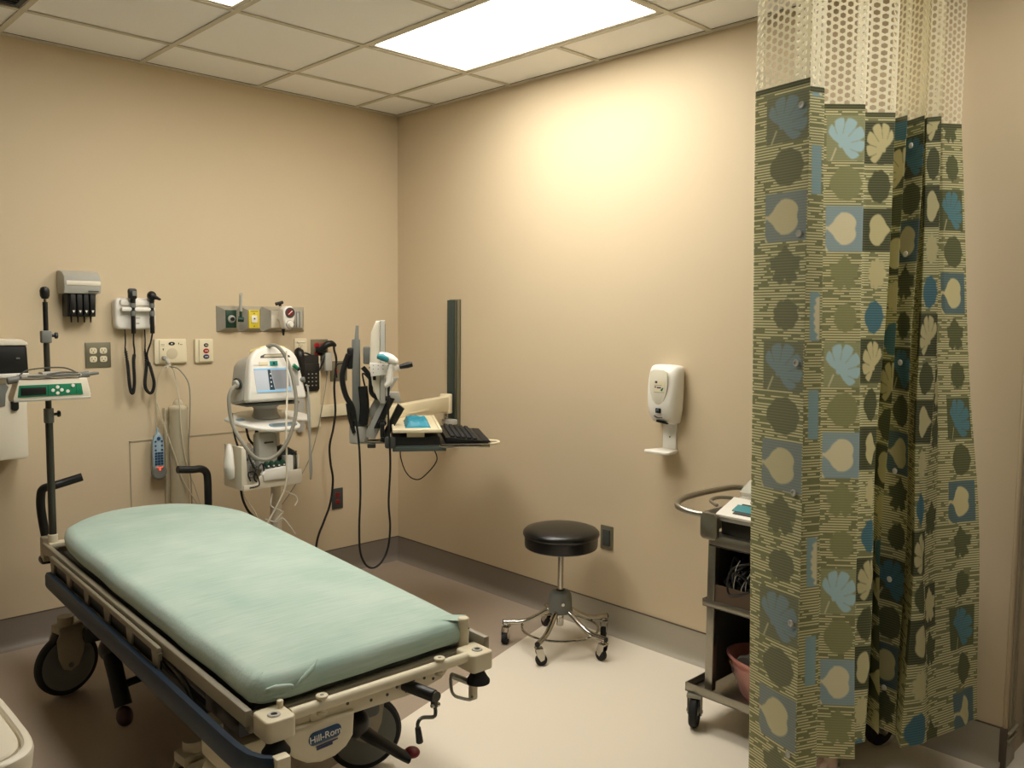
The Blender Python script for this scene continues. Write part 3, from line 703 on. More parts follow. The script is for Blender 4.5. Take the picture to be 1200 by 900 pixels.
# small plates on the right
t = wallthing('wall_outlet', 'ivory double outlet plate behind the monitor with a black plug in it', 'power outlet', -.682, 1.338)
plate(t, .080, .125, 'ivory'); receptacle(t, 0, -.022); receptacle(t, 0, .020)
MB().box((0, -.010, .042), (.05, .006, .008), .002).build('status_strip', ['white'], t)
t = wallthing('emergency_outlet', 'steel wall plate with red sockets right of the ivory outlet, full of plugs', 'power outlet', -.561, 1.333)
plate(t, .112, .122)
for x in (-.018, .026):
    for z in (-.022, .026): receptacle(t, x, z, 'red')
t = wallthing('switch_plate', 'steel wall plate with two red emergency toggles, right of the hanging black cable', 'switch plate', -.432, 1.206)
plate(t, .114, .118)
for x in (-.022, .022):
    mb = MB().bx(x-.009, x+.009, -.009, -.005, -.014, .014, .001).box((x, -.016, -.003), (.010, .016, .014), .002, (R(-25), 0, 0)).m(1).cyl((x, -.0055, .03), (x, -.007, .03), .003).cyl((x, -.0055, -.03), (x, -.007, -.03), .003); mb.build('toggle', ['red', 'dgrey'], t)
t = wallthing('wall_outlet', 'small dark plate with a red outlet low on the back wall near the corner', 'power outlet', -.447, .448)
plate(t, .076, .124, 'dgrey'); receptacle(t, 0, -.020, 'outlet_red'); receptacle(t, 0, .022, 'outlet_red')
# plugs and adapters
PP = t = thing('power_plug', 'black angled plug with a cord bent over the steel plate of red sockets', 'plug', (-.535, 0, 1.345))
mb = MB().tube([(-.055, -.03, -.02), (-.03, -.05, .0), (-.01, -.06, .02), (.02, -.062, .025), (.045, -.06, .012)], [.012, .018, .020, .018, .010], n=10).box((-.03, -.03, -.012), (.05, .044, .036), .008)
mb.build('plug_body', ['black'], t)
PA = t = thing('power_adapter', 'grey-white plug-in power adapter below the black angled plug', 'power adapter', (-.530, 0, 1.26))
MB().box((0, -.032, .005), (.046, .05, .105), .006).build('housing', ['lgrey'], t)
MB().cyl((.0, -.035, -.046), (.0, -.035, -.075), .008, .004).build('strain_relief', ['grey'], t)
# wall phone
t = wallthing('wall_telephone', 'black wall telephone with a keypad, behind the right edge of the monitor', 'telephone', -.650, 1.205)
mb = MB().prism(rrect(-.052, .062, -.105, .100, .01), -.045, 0, 'xz', .005); mb.bx(-.04, .06, -.052, -.044, -.095, .055, .003); mb.build('body', ['black'], t)
mb = MB()
for r_ in range(4):
    for c_ in range(3): mb.box((-.012+c_*.024, -.054, -.005-r_*.022), (.007, .004, .006), .001)
mb.build('keypad', ['lgrey'], t)
mb = MB().tube([(-.082, -.06, .125), (-.086, -.085, .10), (-.082, -.085, .0), (-.08, -.06, -.04)], [.022, .026, .02, .024], n=12, flat=1.2).box((-.08, -.07, .12), (.048, .05, .045), .02).box((-.08, -.07, -.05), (.048, .05, .045), .02); mb.build('handset', ['black'], t)
# surface raceway
t = wallthing('cable_raceway', 'ivory surface raceway: upright duct with a horizontal run along the back wall to the corner', 'cable raceway', -.60, 1.0)
mb = MB().bx(-.115, -.075, -.026, 0, -.13, .15, .002)
mb.m(1).bx(-.05, .028, -.032, 0, -.11, .30, .002)
mb.build('upright_duct', ['lgrey', 'ivory'], t)
mb = MB().bx(.028, .585, -.035, 0, -.055, .012, .003).m(1).bx(.028, .585, -.03, -.005, -.060, -.055)
mb.build('horizontal_duct', ['ivory', 'dgrey'], t)
# clear tube with a domed cap (holder)
t = wallthing('wall_tube', 'tall pale tubular wall holder with a domed top, behind the hanging cords', 'wall tube', -1.412, .60)
mb = MB().cyl((0, -.06, -.1), (0, -.06, .455), .045, n=32).lathe([(.047, .45), (.047, .462), (.042, .470), (.026, .476), (.022, .490), (.012, .502), (0, .506)], (0, -.06, 0), 32)
o = mb.build('tube', ['tube_clear' if 'tube_clear' in M else 'tube_beige'], t)
MB().bx(-.055, -.048, -.03, 0, -.1, .46, .002).bx(.046, .053, -.03, 0, -.1, .46, .002).bx(-.05, .05, -.012, 0, -.1, .45).build('back_plate', ['tube_beige'], t)
# far-left sharps unit
t = wallthing('sharps_container', 'pale wall box holding a black white-lidded container, at the left edge', 'sharps container', -2.20, 1.0)
mb = MB().prism(rrect(-.16, .082, -.108, .252, .015), -.155, 0, 'xz', .006); mb.build('cabinet', ['offwhite'], t)
mb = MB().prism([(-.14, .270), (.086, .270), (.082, .380), (.076, .395), (-.14, .395)], -.185, -.02, 'xz', .008)
mb.box((.085, -.10, .335), (.02, .05, .06), .006).box((.080, -.12, .285), (.02, .05, .03), .006).m(1).box((.045, -.186, .335), (.014, .002, .007))
mb.build('inner_container', ['black', 'grey'], t)
mb = MB().prism([(-.15, .392), (.084, .390), (.082, .402), (.060, .416), (-.15, .420)], -.195, -.01, 'xz', .006); mb.build('lid', ['offwhite'], t)
MB().bx(-.15, .086, -.19, -.01, .252, .270, .004).build('collar', ['white'], t)
mb = MB().prism([(-.05, .225), (.0, .225), (.012, .21), (.0, .18), (-.004, .13), (-.05, .12)], -.160, -.154, 'xz', .002).m(1).bx(-.04, -.028, -.1615, -.159, .135, .155, .001); mb.build('lock_plate', ['grey', 'white'], t)
mb = MB().prism(rrect(.018, .047, .105, .200, .014), -.168, -.154, 'xz', .003); mb.build('latch', ['black'], t)

# ---------------------------------------------------------------- vital signs monitor on a rolling stand
VS = (-1.09, -.45, 0)
t_stand = t = thing('monitor_stand', 'white rolling stand with tray, basket and pole carrying the vital signs monitor', 'rolling stand', VS)
mb = MB().cyl((0, 0, .10), (0, 0, .50), .022, n=24).cyl((0, 0, .44), (0, 0, .60), .028, n=24, bev=.003).cyl((0, 0, .60), (0, 0, .99), .024, n=24).cyl((0, 0, .50), (0, 0, .52), .031)
mb.build('pole', ['offwhite'], t)
for k in range(5):
    a = R(90+72*k); x, y = math.cos(a)*.27, math.sin(a)*.27
    mb = MB().tube([(0, 0, .12), (x*.5, y*.5, .105), (x, y, .09)], [.025, .02, .016], n=10, flat=.7); o = mb.build('base_leg', ['offwhite'], t)
    MB().cyl((x-.012, y, .04), (x+.012, y, .04), .04, n=24, bev=.004).build('castor', ['rubber'], o)
MB().cyl((0, 0, .08), (0, 0, .15), .06, .04, n=24, bev=.01).build('hub', ['offwhite'], t)
# tray: broad curved handle tray
outl = [(-.205, .03), (-.165, -.06), (-.10, -.13), (-.02, -.165), (.07, -.165), (.115, -.13), (.13, -.06), (.19, -.07), (.225, -.045), (.225, .0), (.17, .06), (.08, .10), (-.10, .10)]
P = [(p.x, p.y) for p in catmull([(x, y, 0) for x, y in outl+outl[:1]], 5)[:-1]]
TT = Matrix.Translation((-.045, 0, 1.02)) @ Matrix.Rotation(R(15), 4, 'X') @ Matrix.Translation((0, 0, -1.015))
mb = MB().at(TT).prism(P, 1.005, 1.024, 'xy', .007, 3); mb.at(Matrix.Identity(4)).cyl((0, 0, .96), (-.01, 0, 1.008), .045, .06, n=28)
mb.build('tray', ['white'], t)
mb = MB().at(TT).prism(rrect(-.045, .100, -.140, -.095, .02), 1.022, 1.0275, 'xy', .002).m(1).prism(rrect(-.03, .088, -.130, -.106, .010), 1.0265, 1.0285, 'xy')
mb.build('grip_slot', ['bluegrey', 'grey'], t)
MB().at(TT).prism(rrect(-.165, -.125, -.03, -.0, .012), 1.022, 1.026, 'xy').build('cup_hole', ['bluegrey'], t)
mb = MB().lathe([(.06, 0), (.05, .02), (.045, .05), (.07, .085)], (-.045, .01, 1.022), 28, sx=1.3); mb.build('monitor_mount', ['lgrey'], t)
BK = Matrix.Translation((-.078, 0, 0)) @ Matrix.Diagonal((1.12, 1, 1.05, 1)) @ Matrix.Translation((0, 0, .0))
# accessory basket
mb = MB().at(BK).prism([(-.125, -.095), (.115, -.115), (.140, -.10), (.135, .08), (-.125, .09)], .662, .68, 'xy', .006)
mb.prism([(-.135, .665), (-.135, .86), (-.115, .86), (-.105, .72), (-.075, .665)], -.10, .08, 'xz', .004)
mb.prism([(-.135, .665), (.14, .665), (.145, .69), (.140, .735), (-.06, .725), (-.075, .69), (-.135, .69)], -.12, -.108, 'xz', .004)
mb.bx(-.135, .14, .078, .09, .665, .80, .004).bx(.130, .140, -.10, .08, .665, .80, .004)
mb.build('basket', ['offwhite'], t)
mb = MB().at(BK).prism(rrect(-.052, .036, .745, .915, .016), -.095, -.03, 'xz', .008).m(1).bx(-.028, .016, -.0962, -.0945, .868, .876)
mb.bx(-.02, -.018, -.0962, -.0945, .866, .878)
mb.build('probe_housing', ['lgrey', 'dgrey'], t)
mb = MB().at(BK).tube([(-.16, -.03, .87), (-.165, -.045, .83), (-.168, -.05, .77), (-.160, -.045, .72)], [.014, .024, .032, .022], n=12, flat=.7).build('side_hook', ['white'], t)
mb = MB().at(BK)
for x in (-.02, .005, .03, .055):
    mb.cyl((x, -.118, .765), (x, -.09, .775), .0125, n=18, bev=.003)
mb.build('green_probe_caps', ['dgreen'], t)
mb = MB().at(BK)
for x in (-.02, .005, .03, .055): mb.cyl((x, -.122, .765), (x, -.119, .765), .004, n=12)
mb.build('probe_tips', ['white'], t)
mb = MB().at(BK).prism([(-.045, .70), (.075, .70), (.080, .745), (.055, .758), (-.035, .75), (-.05, .73)], -.13, -.09, 'xz', .006).prism([(.075, .70), (.105, .70), (.105, .80), (.070, .80)], -.11, -.06, 'xz', .004); mb.build('probe_well', ['white'], t)
# things lying in the basket
c = thing('plastic_tubing_bag', 'crumpled clear bag with black-edged tubing in the left of the stand basket', 'bag', (VS[0]-.170, VS[1]-.02, .72))
b = bmesh.new(); bmesh.ops.create_icosphere(b, subdivisions=4, radius=1)
for v in b.verts:
    n_ = v.co.normalized(); f = 1+.16*math.sin(n_.x*7+n_.z*5)+.10*math.sin(n_.y*11+n_.z*9)+.06*rng.normal(); v.co = Vector((n_.x*.040*f, n_.y*.07*f, .095+n_.z*.085*f))
mb = MB(); mb._add(b); mb.build('bag', ['clearbag'], c, sharp=20)
mb = MB().tube([(.0, -.09, .13), (-.03, -.095, .15), (.0, -.10, .08), (.035, -.10, .10), (.05, -.09, .06), (.03, -.095, .01), (.00, -.09, .03), (.01, -.10, .09)], .004, n=6).tube([(-.02, -.09, .02), (-.03, -.09, .06), (.0, -.1, .06), (.02, -.1, .0), (-.03, -.1, -.01)], .0035, n=6)
mb.build('tubing', ['black'], c)
c = thing('blood_pressure_cuff', 'folded black pressure cuff and hose stuffed in the right of the stand basket', 'pressure cuff', (VS[0]+.028, VS[1], .73))
mb = MB().prism([(-.065, .10), (-.03, .15), (.0, .155), (.05, .125), (.055, .10), (.05, -.005), (.02, -.02), (-.005, .0), (-.012, .09)], -.06, .03, 'xz', .01)
mb.tube([(-.01, -.085, .09), (-.005, -.09, .02), (.015, -.09, -.005), (.035, -.088, .02), (.045, -.085, .10)], .007)
mb.tube([(.05, -.07, .12), (.0, -.075, .115), (-.03, -.07, .12)], .006)
mb.build('cuff', ['dgrey'], c); MB().tube([(-.03, -.07, .155), (.01, -.085, .135), (.045, -.085, .10), (.04, -.09, .02), (.015, -.094, -.012)], .005, n=6).build('hose', ['black'], c)
# head
vm = thing('vital_signs_monitor', 'white vital signs monitor with lit screen and arched top handle', 'patient monitor', (VS[0]-.055, VS[1]-.005, 1.112))
TI = Matrix.Rotation(R(-9), 4, 'X')       # leans back
def arch(w0, w1, zt, n=10):
    pts = [(-w0, .0), (-w0+.012, -.012), (w0-.012, -.012), (w0, .0), (w1+.004, .15)]
    pts += [(w1*math.cos(R(a)), .165+(zt-.165)*math.sin(R(a))) for a in range(8, 180, 12)]
    pts += [(-w1-.004, .15)]; return pts
mb = MB().at(TI); fp = arch(.158, .130, .258)
mb.prism(fp, -.135, -.085, 'xz', .014, 3)
mb.m(1).prism([(x*.97-.006, z*.94+.002) for x, z in arch(.158, .125, .240)], -.09, .055, 'xz', .016, 3)
mb.build('housing', ['white', 'lgrey'], vm)
mb = MB().at(TI).prism([(x*.75, .235+(z)*.9) for x, z in [(-.10, 0), (.10, 0), (.085, .016), (.03, .026), (-.03, .026), (-.085, .016)]], -.13, -.02, 'xz', .006); mb.build('amber_light_bar', [mat('amber_cap', (238,222,150), .4)], vm)
mb = MB().at(TI).prism([(-.075, .195), (.085, .195), (.080, .205), (.055, .214), (-.05, .214), (-.072, .205)], -.1365, -.12, 'xz', .002).m(1).prism([(-.055, .199), (.062, .199), (.058, .206), (.045, .211), (-.045, .211), (-.055, .206)], -.138, -.136, 'xz')
mb.build('carry_handle', ['dgrey', 'tube_beige'], vm)
mb = MB().at(TI).prism([(-.108, .030), (.075, .030), (.066, .146), (-.114, .146)], -.1375, -.134, 'xz', .001)
mb.m(1).prism([(-.112, .138), (.066, .138), (.0655, .145), (-.113, .145)], -.139, -.1374, 'xz').prism([(-.107, .031), (.074, .031), (.0735, .040), (-.107, .040)], -.139, -.1374, 'xz')
mb.m(2).prism([(-.040, .040), (-.014, .040), (-.030, .138), (-.044, .138)], -.139, -.1374, 'xz')
mb.m(3).prism([(-.012, .044), (.070, .044), (.063, .136), (-.026, .136)], -.139, -.1374, 'xz')
mb.m(1).bx(.046, .068, -.1395, -.139, .044, .052)
mb.m(4)
for z in (.055, .075, .095, .115): mb.bx(-.034, -.028, -.1396, -.139, z, z+.006)
mb.build('screen', ['screen', 'screen_blue', 'screen_dark', 'screen_grey', 'white'], vm)
mb = MB().at(TI).box((-.008, -.1365, .168), (.040, .004, .022), .001).m(1).box((-.008, -.139, .168), (.010, .001, .012)).m(2).bx(-.112, -.078, -.1365, -.1355, .161, .163)
mb.build('alarm_label', [mat('teal_label', (40,150,140), .4), 'dgreen', 'lgrey'], vm)
mb = MB().at(TI).box((-.062, -.136, .168), (.045, .003, .018), .001); mb.build('name_label', ['ivory'], vm)
mb = MB().at(TI).bx(.092, .118, -.1375, -.125, .055, .125, .003).m(1).cyl((.088, -.15, .155), (.112, -.15, .135), .010, n=18, bev=.002).m(2).cyl((.110, -.153, .138), (.118, -.155, .130), .0105, n=18, bev=.003)
mb.build('thermometer_probe', ['lgrey', 'green', 'black'], vm)
mb = MB().at(TI).cyl((-.15, -.05, .085), (-.178, -.058, .080), .020, n=20, bev=.004).m(1).cyl((-.155, -.05, .085), (-.165, -.052, .084), .028, n=20)
mb.build('hose_connector', ['lgrey', 'dgrey'], vm)
mb = MB().at(TI).cyl((.130, -.12, .082), (.150, -.14, .082), .014, n=16, bev=.003); mb.build('cable_connector', ['grey'], vm)
mb = MB().bx(-.14, .14, -.09, .04, -.018, -.004, .004); mb.build('base_plate', ['grey'], vm)
X0, Y0 = VS[0]-.055, VS[1]
cord('pressure_hose', 'thick grey hose looping from the left side of the monitor down below the tray and up over its handle', [(X0-.178, Y0-.06, 1.195), (X0-.205, Y0-.075, 1.18), (X0-.222, Y0-.08, 1.13), (X0-.215, Y0-.10, 1.02), (X0-.20, Y0-.18, .93), (X0-.15, Y0-.20, .865), (X0-.08, Y0-.22, .86), (X0-.02, Y0-.24, .92), (X0+.025, Y0-.24, 1.02), (X0+.05, Y0-.22, 1.12), (X0+.048, Y0-.19, 1.24), (X0+.025, Y0-.16, 1.34), (X0-.005, Y0-.13, 1.385), (X0-.03, Y0-.09, 1.38)], .009, 'greycable', vm)
cord('sensor_cable', 'thin white cable crossing the lit monitor screen and falling to the mattress edge', [(X0+.03, Y0-.17, 1.36), (X0+.022, Y0-.19, 1.22), (X0+.005, Y0-.21, 1.10), (X0-.01, Y0-.23, 1.0), (X0-.01, Y0-.23, .85), (X0-.01, Y0-.22, .72), (X0-.05, Y0-.2, .62), (X0-.09, Y0-.18, .54)], .0045, 'offwhite', vm)
cord('sensor_cable', 'pale cable hanging straight down from the right side of the monitor', [(X0+.15, Y0-.14, 1.19), (X0+.162, Y0-.14, 1.16), (X0+.165, Y0-.15, 1.0), (X0+.162, Y0-.15, .82), (X0+.165, Y0-.15, .74), (X0+.172, Y0-.14, .72), (X0+.178, Y0-.14, .78), (X0+.172, Y0-.13, .95), (X0+.168, Y0-.12, 1.12)], .005, 'lgrey', vm)
cord('power_cord', 'black cord hanging under the left of the monitor tray into the basket', [(X0-.17, Y0-.0, 1.06), (X0-.17, Y0-.02, .97), (X0-.155, Y0-.03, .90), (X0-.13, Y0-.04, .87)], .005, 'blackcable', t_stand)
cord('power_cord', 'black cord running from under the tray centre-left down behind the basket to the floor', [(X0-.09, Y0+.02, 1.0), (X0-.085, Y0-.0, .93), (X0-.06, Y0-.02, .87), (X0-.07, Y0+.10, .78), (X0-.085, Y0+.09, .66), (X0-.065, Y0+.06, .56), (X0-.02, Y0-.02, .48), (X0+.05, Y0-.04, .3)], .006, 'blackcable', t_stand)
cord('power_cord', 'short black cord with an inline plug hanging below the middle of the tray', [(X0-.045, Y0+.0, 1.0), (X0-.045, Y0-.005, .95), (X0-.043, Y0-.01, .90)], [.005, .005, .006, .010, .010, .006, .004, .004], 'blackcable', t_stand)
cord('lead_wire', 'stiff white wire hooked from the left underside of the stand basket', [(X0-.012, Y0-.09, .66), (X0-.025, Y0-.10, .63), (X0-.022, Y0-.10, .60), (X0+.02, Y0-.11, .575), (X0+.035, Y0-.11, .565), (X0+.01, Y0-.11, .545), (X0-.01, Y0-.11, .525)], .0028, 'white', t_stand)
cord('lead_wire', 'white wire curving out to the right below the stand basket', [(X0+.045, Y0-.09, .672), (X0+.075, Y0-.10, .655), (X0+.11, Y0-.10, .635), (X0+.120, Y0-.10, .61), (X0+.105, Y0-.10, .585)], .0032, 'white', t_stand)
cord('lead_wire', 'thin pale wire trailing from the left side hook down to the mattress', [(X0-.155, Y0-.06, .73), (X0-.15, Y0-.08, .66), (X0-.12, Y0-.11, .60), (X0-.10, Y0-.13, .53)], .003, 'creamcable', t_stand)
cord('lead_wire', 'thin white wire splayed from the pole towards the right of the mattress head', [(X0-.05, Y0-.09, .54), (X0, Y0-.10, .52), (X0+.03, Y0-.11, .535), (X0+.06, Y0-.12, .50), (X0+.09, Y0-.13, .45)], .0028, 'white', t_stand)
cord('power_cord', 'long black cable hanging from the angled plug to the floor behind the mattress', [(-.545+.045, -.06, 1.36), (-.50, -.065, 1.33), (-.49, -.07, 1.27), (-.505, -.07, 1.12), (-.505, -.08, .98), (-.52, -.08, .88), (-.545, -.08, .78), (-.54, -.08, .68), (-.525, -.08, .58), (-.55, -.09, .45), (-.60, -.10, .35), (-.655, -.12, .26), (-.70, -.15, .10), (-.75, -.2, .02)], .0065, 'blackcable', PP)
cord('adapter_cord', 'thin grey cord slanting down from the plug-in adapter behind the monitor pole', [(-.53, -.035, 1.185), (-.545, -.035, 1.10), (-.575, -.04, .97), (-.61, -.04, .83), (-.66, -.04, .70), (-.75, -.05, .58), (-.84, -.06, .48)], .003, 'greycable', PA)
cord('power_cord', 'short black cord from the ivory outlet dipping towards the phone and up to the steel plate', [(-.682, -.012, 1.316), (-.67, -.035, 1.318), (-.64, -.04, 1.305), (-.605, -.04, 1.27), (-.600, -.04, 1.21), (-.58, -.045, 1.23), (-.56, -.05, 1.285), (-.545, -.04, 1.32)], .005, 'blackcable', PP)

# ---------------------------------------------------------------- computer arm
t = thing('wall_track', 'tall grey-green vertical equipment track fixed to the right wall near the corner', 'wall track', (0, -.555, 0), R(-90))
mb = MB().bx(-.050, .010, -.024, 0, .94, 1.625, .002)
mb.m(1).bx(.016, .046, -.022, 0, .80, 1.628, .003).bx(-.050, .046, -.008, 0, .80, 1.63, .002)
mb.m(2).bx(.028, .033, -.0245, -.0215, .81, 1.62)
mb.build('channel', [mat('green_grey', (52,66,62), .5), 'plate', 'darksteel'], t)
mb = MB().bx(-.02, .055, -.09, -.03, .915, .945, .004).m(1).cyl((.0, -.07, .945), (.0, -.07, .985), .015, n=16, bev=.002); mb.build('slide_bracket', ['lgrey', 'chrome'], t)
PV = Vector((-.895, -.90, 0))
arm = thing('workstation_arm', 'jointed ivory wall arm carrying the screen and the keyboard tray', 'monitor arm', (PV.x, PV.y, 0), R(55))
iv = arm.matrix_basis.inverted() if False else (Matrix.Translation(PV) @ Matrix.Rotation(R(55), 4, 'Z')).inverted()
a0, a1 = Vector((-.075, -.56, 1.035)), Vector((-.80, -.86, 1.035))
mb = MB().at(iv); d = (a1-a0); ang = math.atan2(d.y, d.x)
mb.box((a0+a1)/2, (d.length, .055, .085), .006, rot=(0, 0, ang)); mb.box((a0+a1)/2+Vector((0, -.03, -.01)), (d.length*.4, .006, .008), rot=(0, 0, ang))
mb.cyl((-.075, -.56, .98), (-.075, -.56, 1.09), .035, n=24, bev=.004)
mb.build('beam', ['ivory'], arm)
mb = MB().cyl((0, 0, .925), (0, 0, 1.01), .045, n=28, bev=.008).m(1).cyl((0, 0, 1.008), (0, 0, 1.035), .038, n=28, bev=.004)
mb.build('pivot', ['lgrey', 'dgrey'], arm)
mb = MB().bx(-.025, .025, -.008, .03, 1.03, 1.42, .004).m(1).prism([(-.008, 1.03), (.03, 1.03), (.028, 1.3), (.012, 1.485), (-.002, 1.485), (-.005, 1.3)], -.03, -.024, 'yz', .002)
mb.build('upright', ['grey', 'grey'], arm)
mb = MB().box((0, -.04, 1.345), (.10, .035, .08), .006).m(1).box((0, .035, 1.33), (.06, .035, .10), .008).m(0).cyl((0, -.055, 1.345), (0, -.10, 1.345), .03).m(1).box((0, -.09, 1.345), (.10, .014, .10), .004)
mb.build('tilt_head', ['grey', 'black'], arm)
# lower spring link carrying the monitor arm and holder
mb = MB().prism([(-.02, .96), (-.075, .945), (-.16, 1.12), (-.20, 1.12), (-.19, 1.17), (-.13, 1.17)], -.028, .03, 'yz', .006)
mb.m(1).prism([(-.095, .93), (-.125, .93), (-.215, 1.09), (-.185, 1.115)], -.034, .024, 'yz', .005).prism([(-.07, 1.0), (-.10, 1.0), (-.17, 1.14), (-.14, 1.15)], -.045, -.03, 'yz', .004)
mb.build('spring_link', ['lgrey', 'black'], arm)
mb = MB().prism([(-.07, 1.05), (-.03, 1.05), (-.13, 1.24), (-.19, 1.24)], .0, .03, 'yz', .005); mb.build('link_cover', ['lgrey'], arm)
# cables bundled at the column
mb = MB().tube([(-.03, .045, 1.35), (-.03, .06, 1.31), (-.035, .075, 1.24), (-.035, .06, 1.16), (-.035, .03, 1.10), (-.035, .02, 1.04)], .013)
mb.tube([(-.03, -.02, 1.29), (-.03, -.055, 1.24), (-.03, -.06, 1.17), (-.03, -.10, 1.14), (-.03, -.15, 1.145)], .011)
mb.tube([(-.035, -.02, 1.20), (-.035, -.028, 1.10), (-.035, -.02, 1.02)], .022, flat=.6).tube([(-.04, .05, 1.12), (-.04, .04, 1.05), (-.04, .02, .98)], .010)
mb.tube([(-.03, .05, 1.31), (-.03, .10, 1.30), (-.03, .10, 1.24)], .004).tube([(-.03, -.05, 1.29), (-.03, -.10, 1.25), (-.03, -.05, 1.19)], .004).tube([(-.03, -.07, 1.21), (-.03, -.02, 1.26), (-.03, -.04, 1.16)], .004)
mb.build('cable_bundle', ['blackcable'], arm)
# tray
mb = MB().bx(-.05, -.035, -.30, .0, .928, .938, .003).bx(.03, .045, -.30, .0, .928, .938, .003).m(1).box((-.045, -.06, .918), (.03, .04, .02), .005)
mb.build('tray_rail', ['chrome', 'darksteel'], arm)
mb = MB().bx(-.215, .30, -.37, -.155, .928, .942, .003).m(1).bx(-.215, .30, -.37, -.155, .942, .980, .004).m(2).bx(-.225, -.205, -.17, -.12, .93, .985, .01)
mb.m(0).bx(-.217, -.205, -.40, -.155, .915, .935, .002)
mb.build('mouse_shelf_drawer', [mat('green_grey_tray', (72,84,80), .45), 'black', 'dgrey'], arm)
mb = MB().prism([(-.225, -.37), (.32, -.37), (.32, -.165), (-.225, -.165)], 1.002, 1.010, 'xy', .002)
for (x0, x1, y0, y1) in ((-.232, .327, -.380, -.368), (-.232, .327, -.165, -.155), (-.232, -.222, -.375, -.16), (.317, .327, -.375, -.16)): mb.bx(x0, x1, y0, y1, 1.002, 1.018, .003)
for x, y in ((-.2, -.26), (.28, -.26)): mb.bx(x-.01, x+.01, y-.04, y+.04, .978, 1.003)
mb.build('mouse_tray', ['ivory'], arm)
mb = MB().bx(-.215, .30, -.600, -.375, .930, .945, .004).m(1).bx(-.222, -.210, -.602, -.375, .928, .946, .003).m(0).tube([(.22, -.12, 1.03), (.1, -.11, 1.03), (.0, -.11, 1.03), (-.1, -.11, 1.03)], .02, flat=.7).bx(-.18, .2, -.12, -.10, .975, 1.04, .005)
mb.build('keyboard_shelf', ['black', 'chrome'], arm)
mb = MB().tube([(.0, -.60, .93), (-.02, -.66, .93), (-.09, -.66, .93), (-.12, -.60, .93)], .006, k=4).build('pull_handle', ['ivory'], arm)
# blue pack on the tray
armM = Matrix.Translation(PV) @ Matrix.Rotation(R(55), 4, 'Z')
pos = armM @ Vector((.03, -.275, 1.0105))
b = bmesh.new(); bmesh.ops.create_grid(b, x_segments=26, y_segments=16, size=1)
up = list(b.faces)
for v in b.verts:
    x, y = v.co.x, v.co.y; e = min(1, (1-max(abs(x), abs(y)))*5); h = .010+.016*e+.003*math.sin(x*9+y*4)+.002*rng.normal()
    v.co = Vector((x*.145, y*.058*(1+.04*math.sin(x*11)), h*max(e, .25)))
r = bmesh.ops.extrude_face_region(b, geom=up)
for v in r['geom']:
    if isinstance(v, bmesh.types.BMVert): v.co.z = 0
bmesh.ops.recalc_face_normals(b, faces=b.faces); mb = MB(); mb._add(b)
o = mb.build('wipes_packet', ['cyan']); o.location = pos; o.rotation_euler = (0, 0, R(55)); tag(o, 'crumpled bright blue packet lying on the white tray of the wall arm', 'packet')
# keyboard
kb = thing('keyboard', 'black keyboard on the shelf at the end of the wall arm', 'keyboard', armM @ Vector((.04, -.485, .9455)), R(55))
mb = MB().prism([(-.085, 0), (.085, 0), (.085, .026), (.06, .028), (-.06, .014), (-.085, .010)], -.225, .225, 'yz', .003).m(0); mb.build('case', ['black'], kb)
mb = MB()
for r_ in range(5):
    for c_ in range(18):
        y = -.052+r_*.026; mb.box((-.208+c_*.0245, y, .0185+(y+.06)/.12*.014), (.021, .021, .010), .003, rot=(R(6.5), 0, 0), seg=1)
mb.build('keys', ['rubber'], kb)
mb = MB().prism([(-.13, .0), (-.085, 0), (-.085, .012), (-.12, .010)], -.22, .22, 'yz', .003); mb.build('wrist_rest', ['rubber'], kb)
# screen
mon = thing('computer_monitor', 'white computer monitor seen edge-on, mounted on the wall arm', 'computer monitor', armM @ Vector((0, -.100, 1.325)), R(55))
mb = MB().prism([(-.022, -.185), (0, -.185), (0, .185), (-.022, .185)], -.26, .26, 'yz', .004)
mb.m(1).prism([(0, -.18), (.0, .182), (.018, .182), (.040, .13), (.046, 0), (.036, -.10), (.012, -.165)], -.25, .25, 'yz', .006, 3)
mb.m(2).bx(-.252, -.25, .018, .032, -.03, -.015).bx(-.252, -.25, .018, .032, -.055, -.045).bx(-.252, -.25, .018, .032, -.08, -.062)
mb.build('housing', ['lgrey', 'offwhite', 'black'], mon)
MB().bx(-.245, .245, -.0235, -.0218, -.165, .170).build('display', ['black'], mon)
# scanner in a holder on the near side of the monitor
hb = armM @ Vector((-.275, -.095, 1.305)); hd = thing('scanner_holder', 'white perforated bracket clipped to the near edge of the monitor, ending in a black grip', 'bracket', hb, R(55))
mb = MB().prism([(.058, .028), (-.12, .012), (-.135, -.018), (-.06, -.045), (.050, -.058)], -.008, .006, 'yz', .002)
mb.m(1)
for k in range(9): mb.cyl((-.0085, .035-(k % 4)*.03, .010-(k//4)*.022), (-.0095, .035-(k % 4)*.03, .010-(k//4)*.022), .0028, n=8)
mb.build('bracket_plate', ['white', 'dgrey'], hd)
MB().tube([(0, -.125, .000), (0, -.16, .008), (0, -.205, .018)], [.014, .016, .019, .016], n=14).build('grip', ['black'], hd)
sc = thing('barcode_scanner', 'white and teal handheld scanner hanging in the bracket beside the monitor', 'barcode scanner', hb+Vector((-.02, -.03, .005)), R(55))
hd.scale = (.72, .72, .72); sc.scale = (.66, .66, .66)
mb = MB().tube([(0, .0, .072), (0, -.05, .060), (0, -.10, .030), (0, -.118, .012)], [.020, .026, .030, .024, .010], n=16, flat=1.15)
mb.tube([(0, -.075, -.02), (0, -.072, -.06), (0, -.068, -.10), (0, -.05, -.125), (0, -.035, -.128)], [.020, .021, .022, .018, .012], n=14).tube([(0, -.082, .02), (0, -.078, -.02)], .02)
mb.build('body', ['white'], sc)
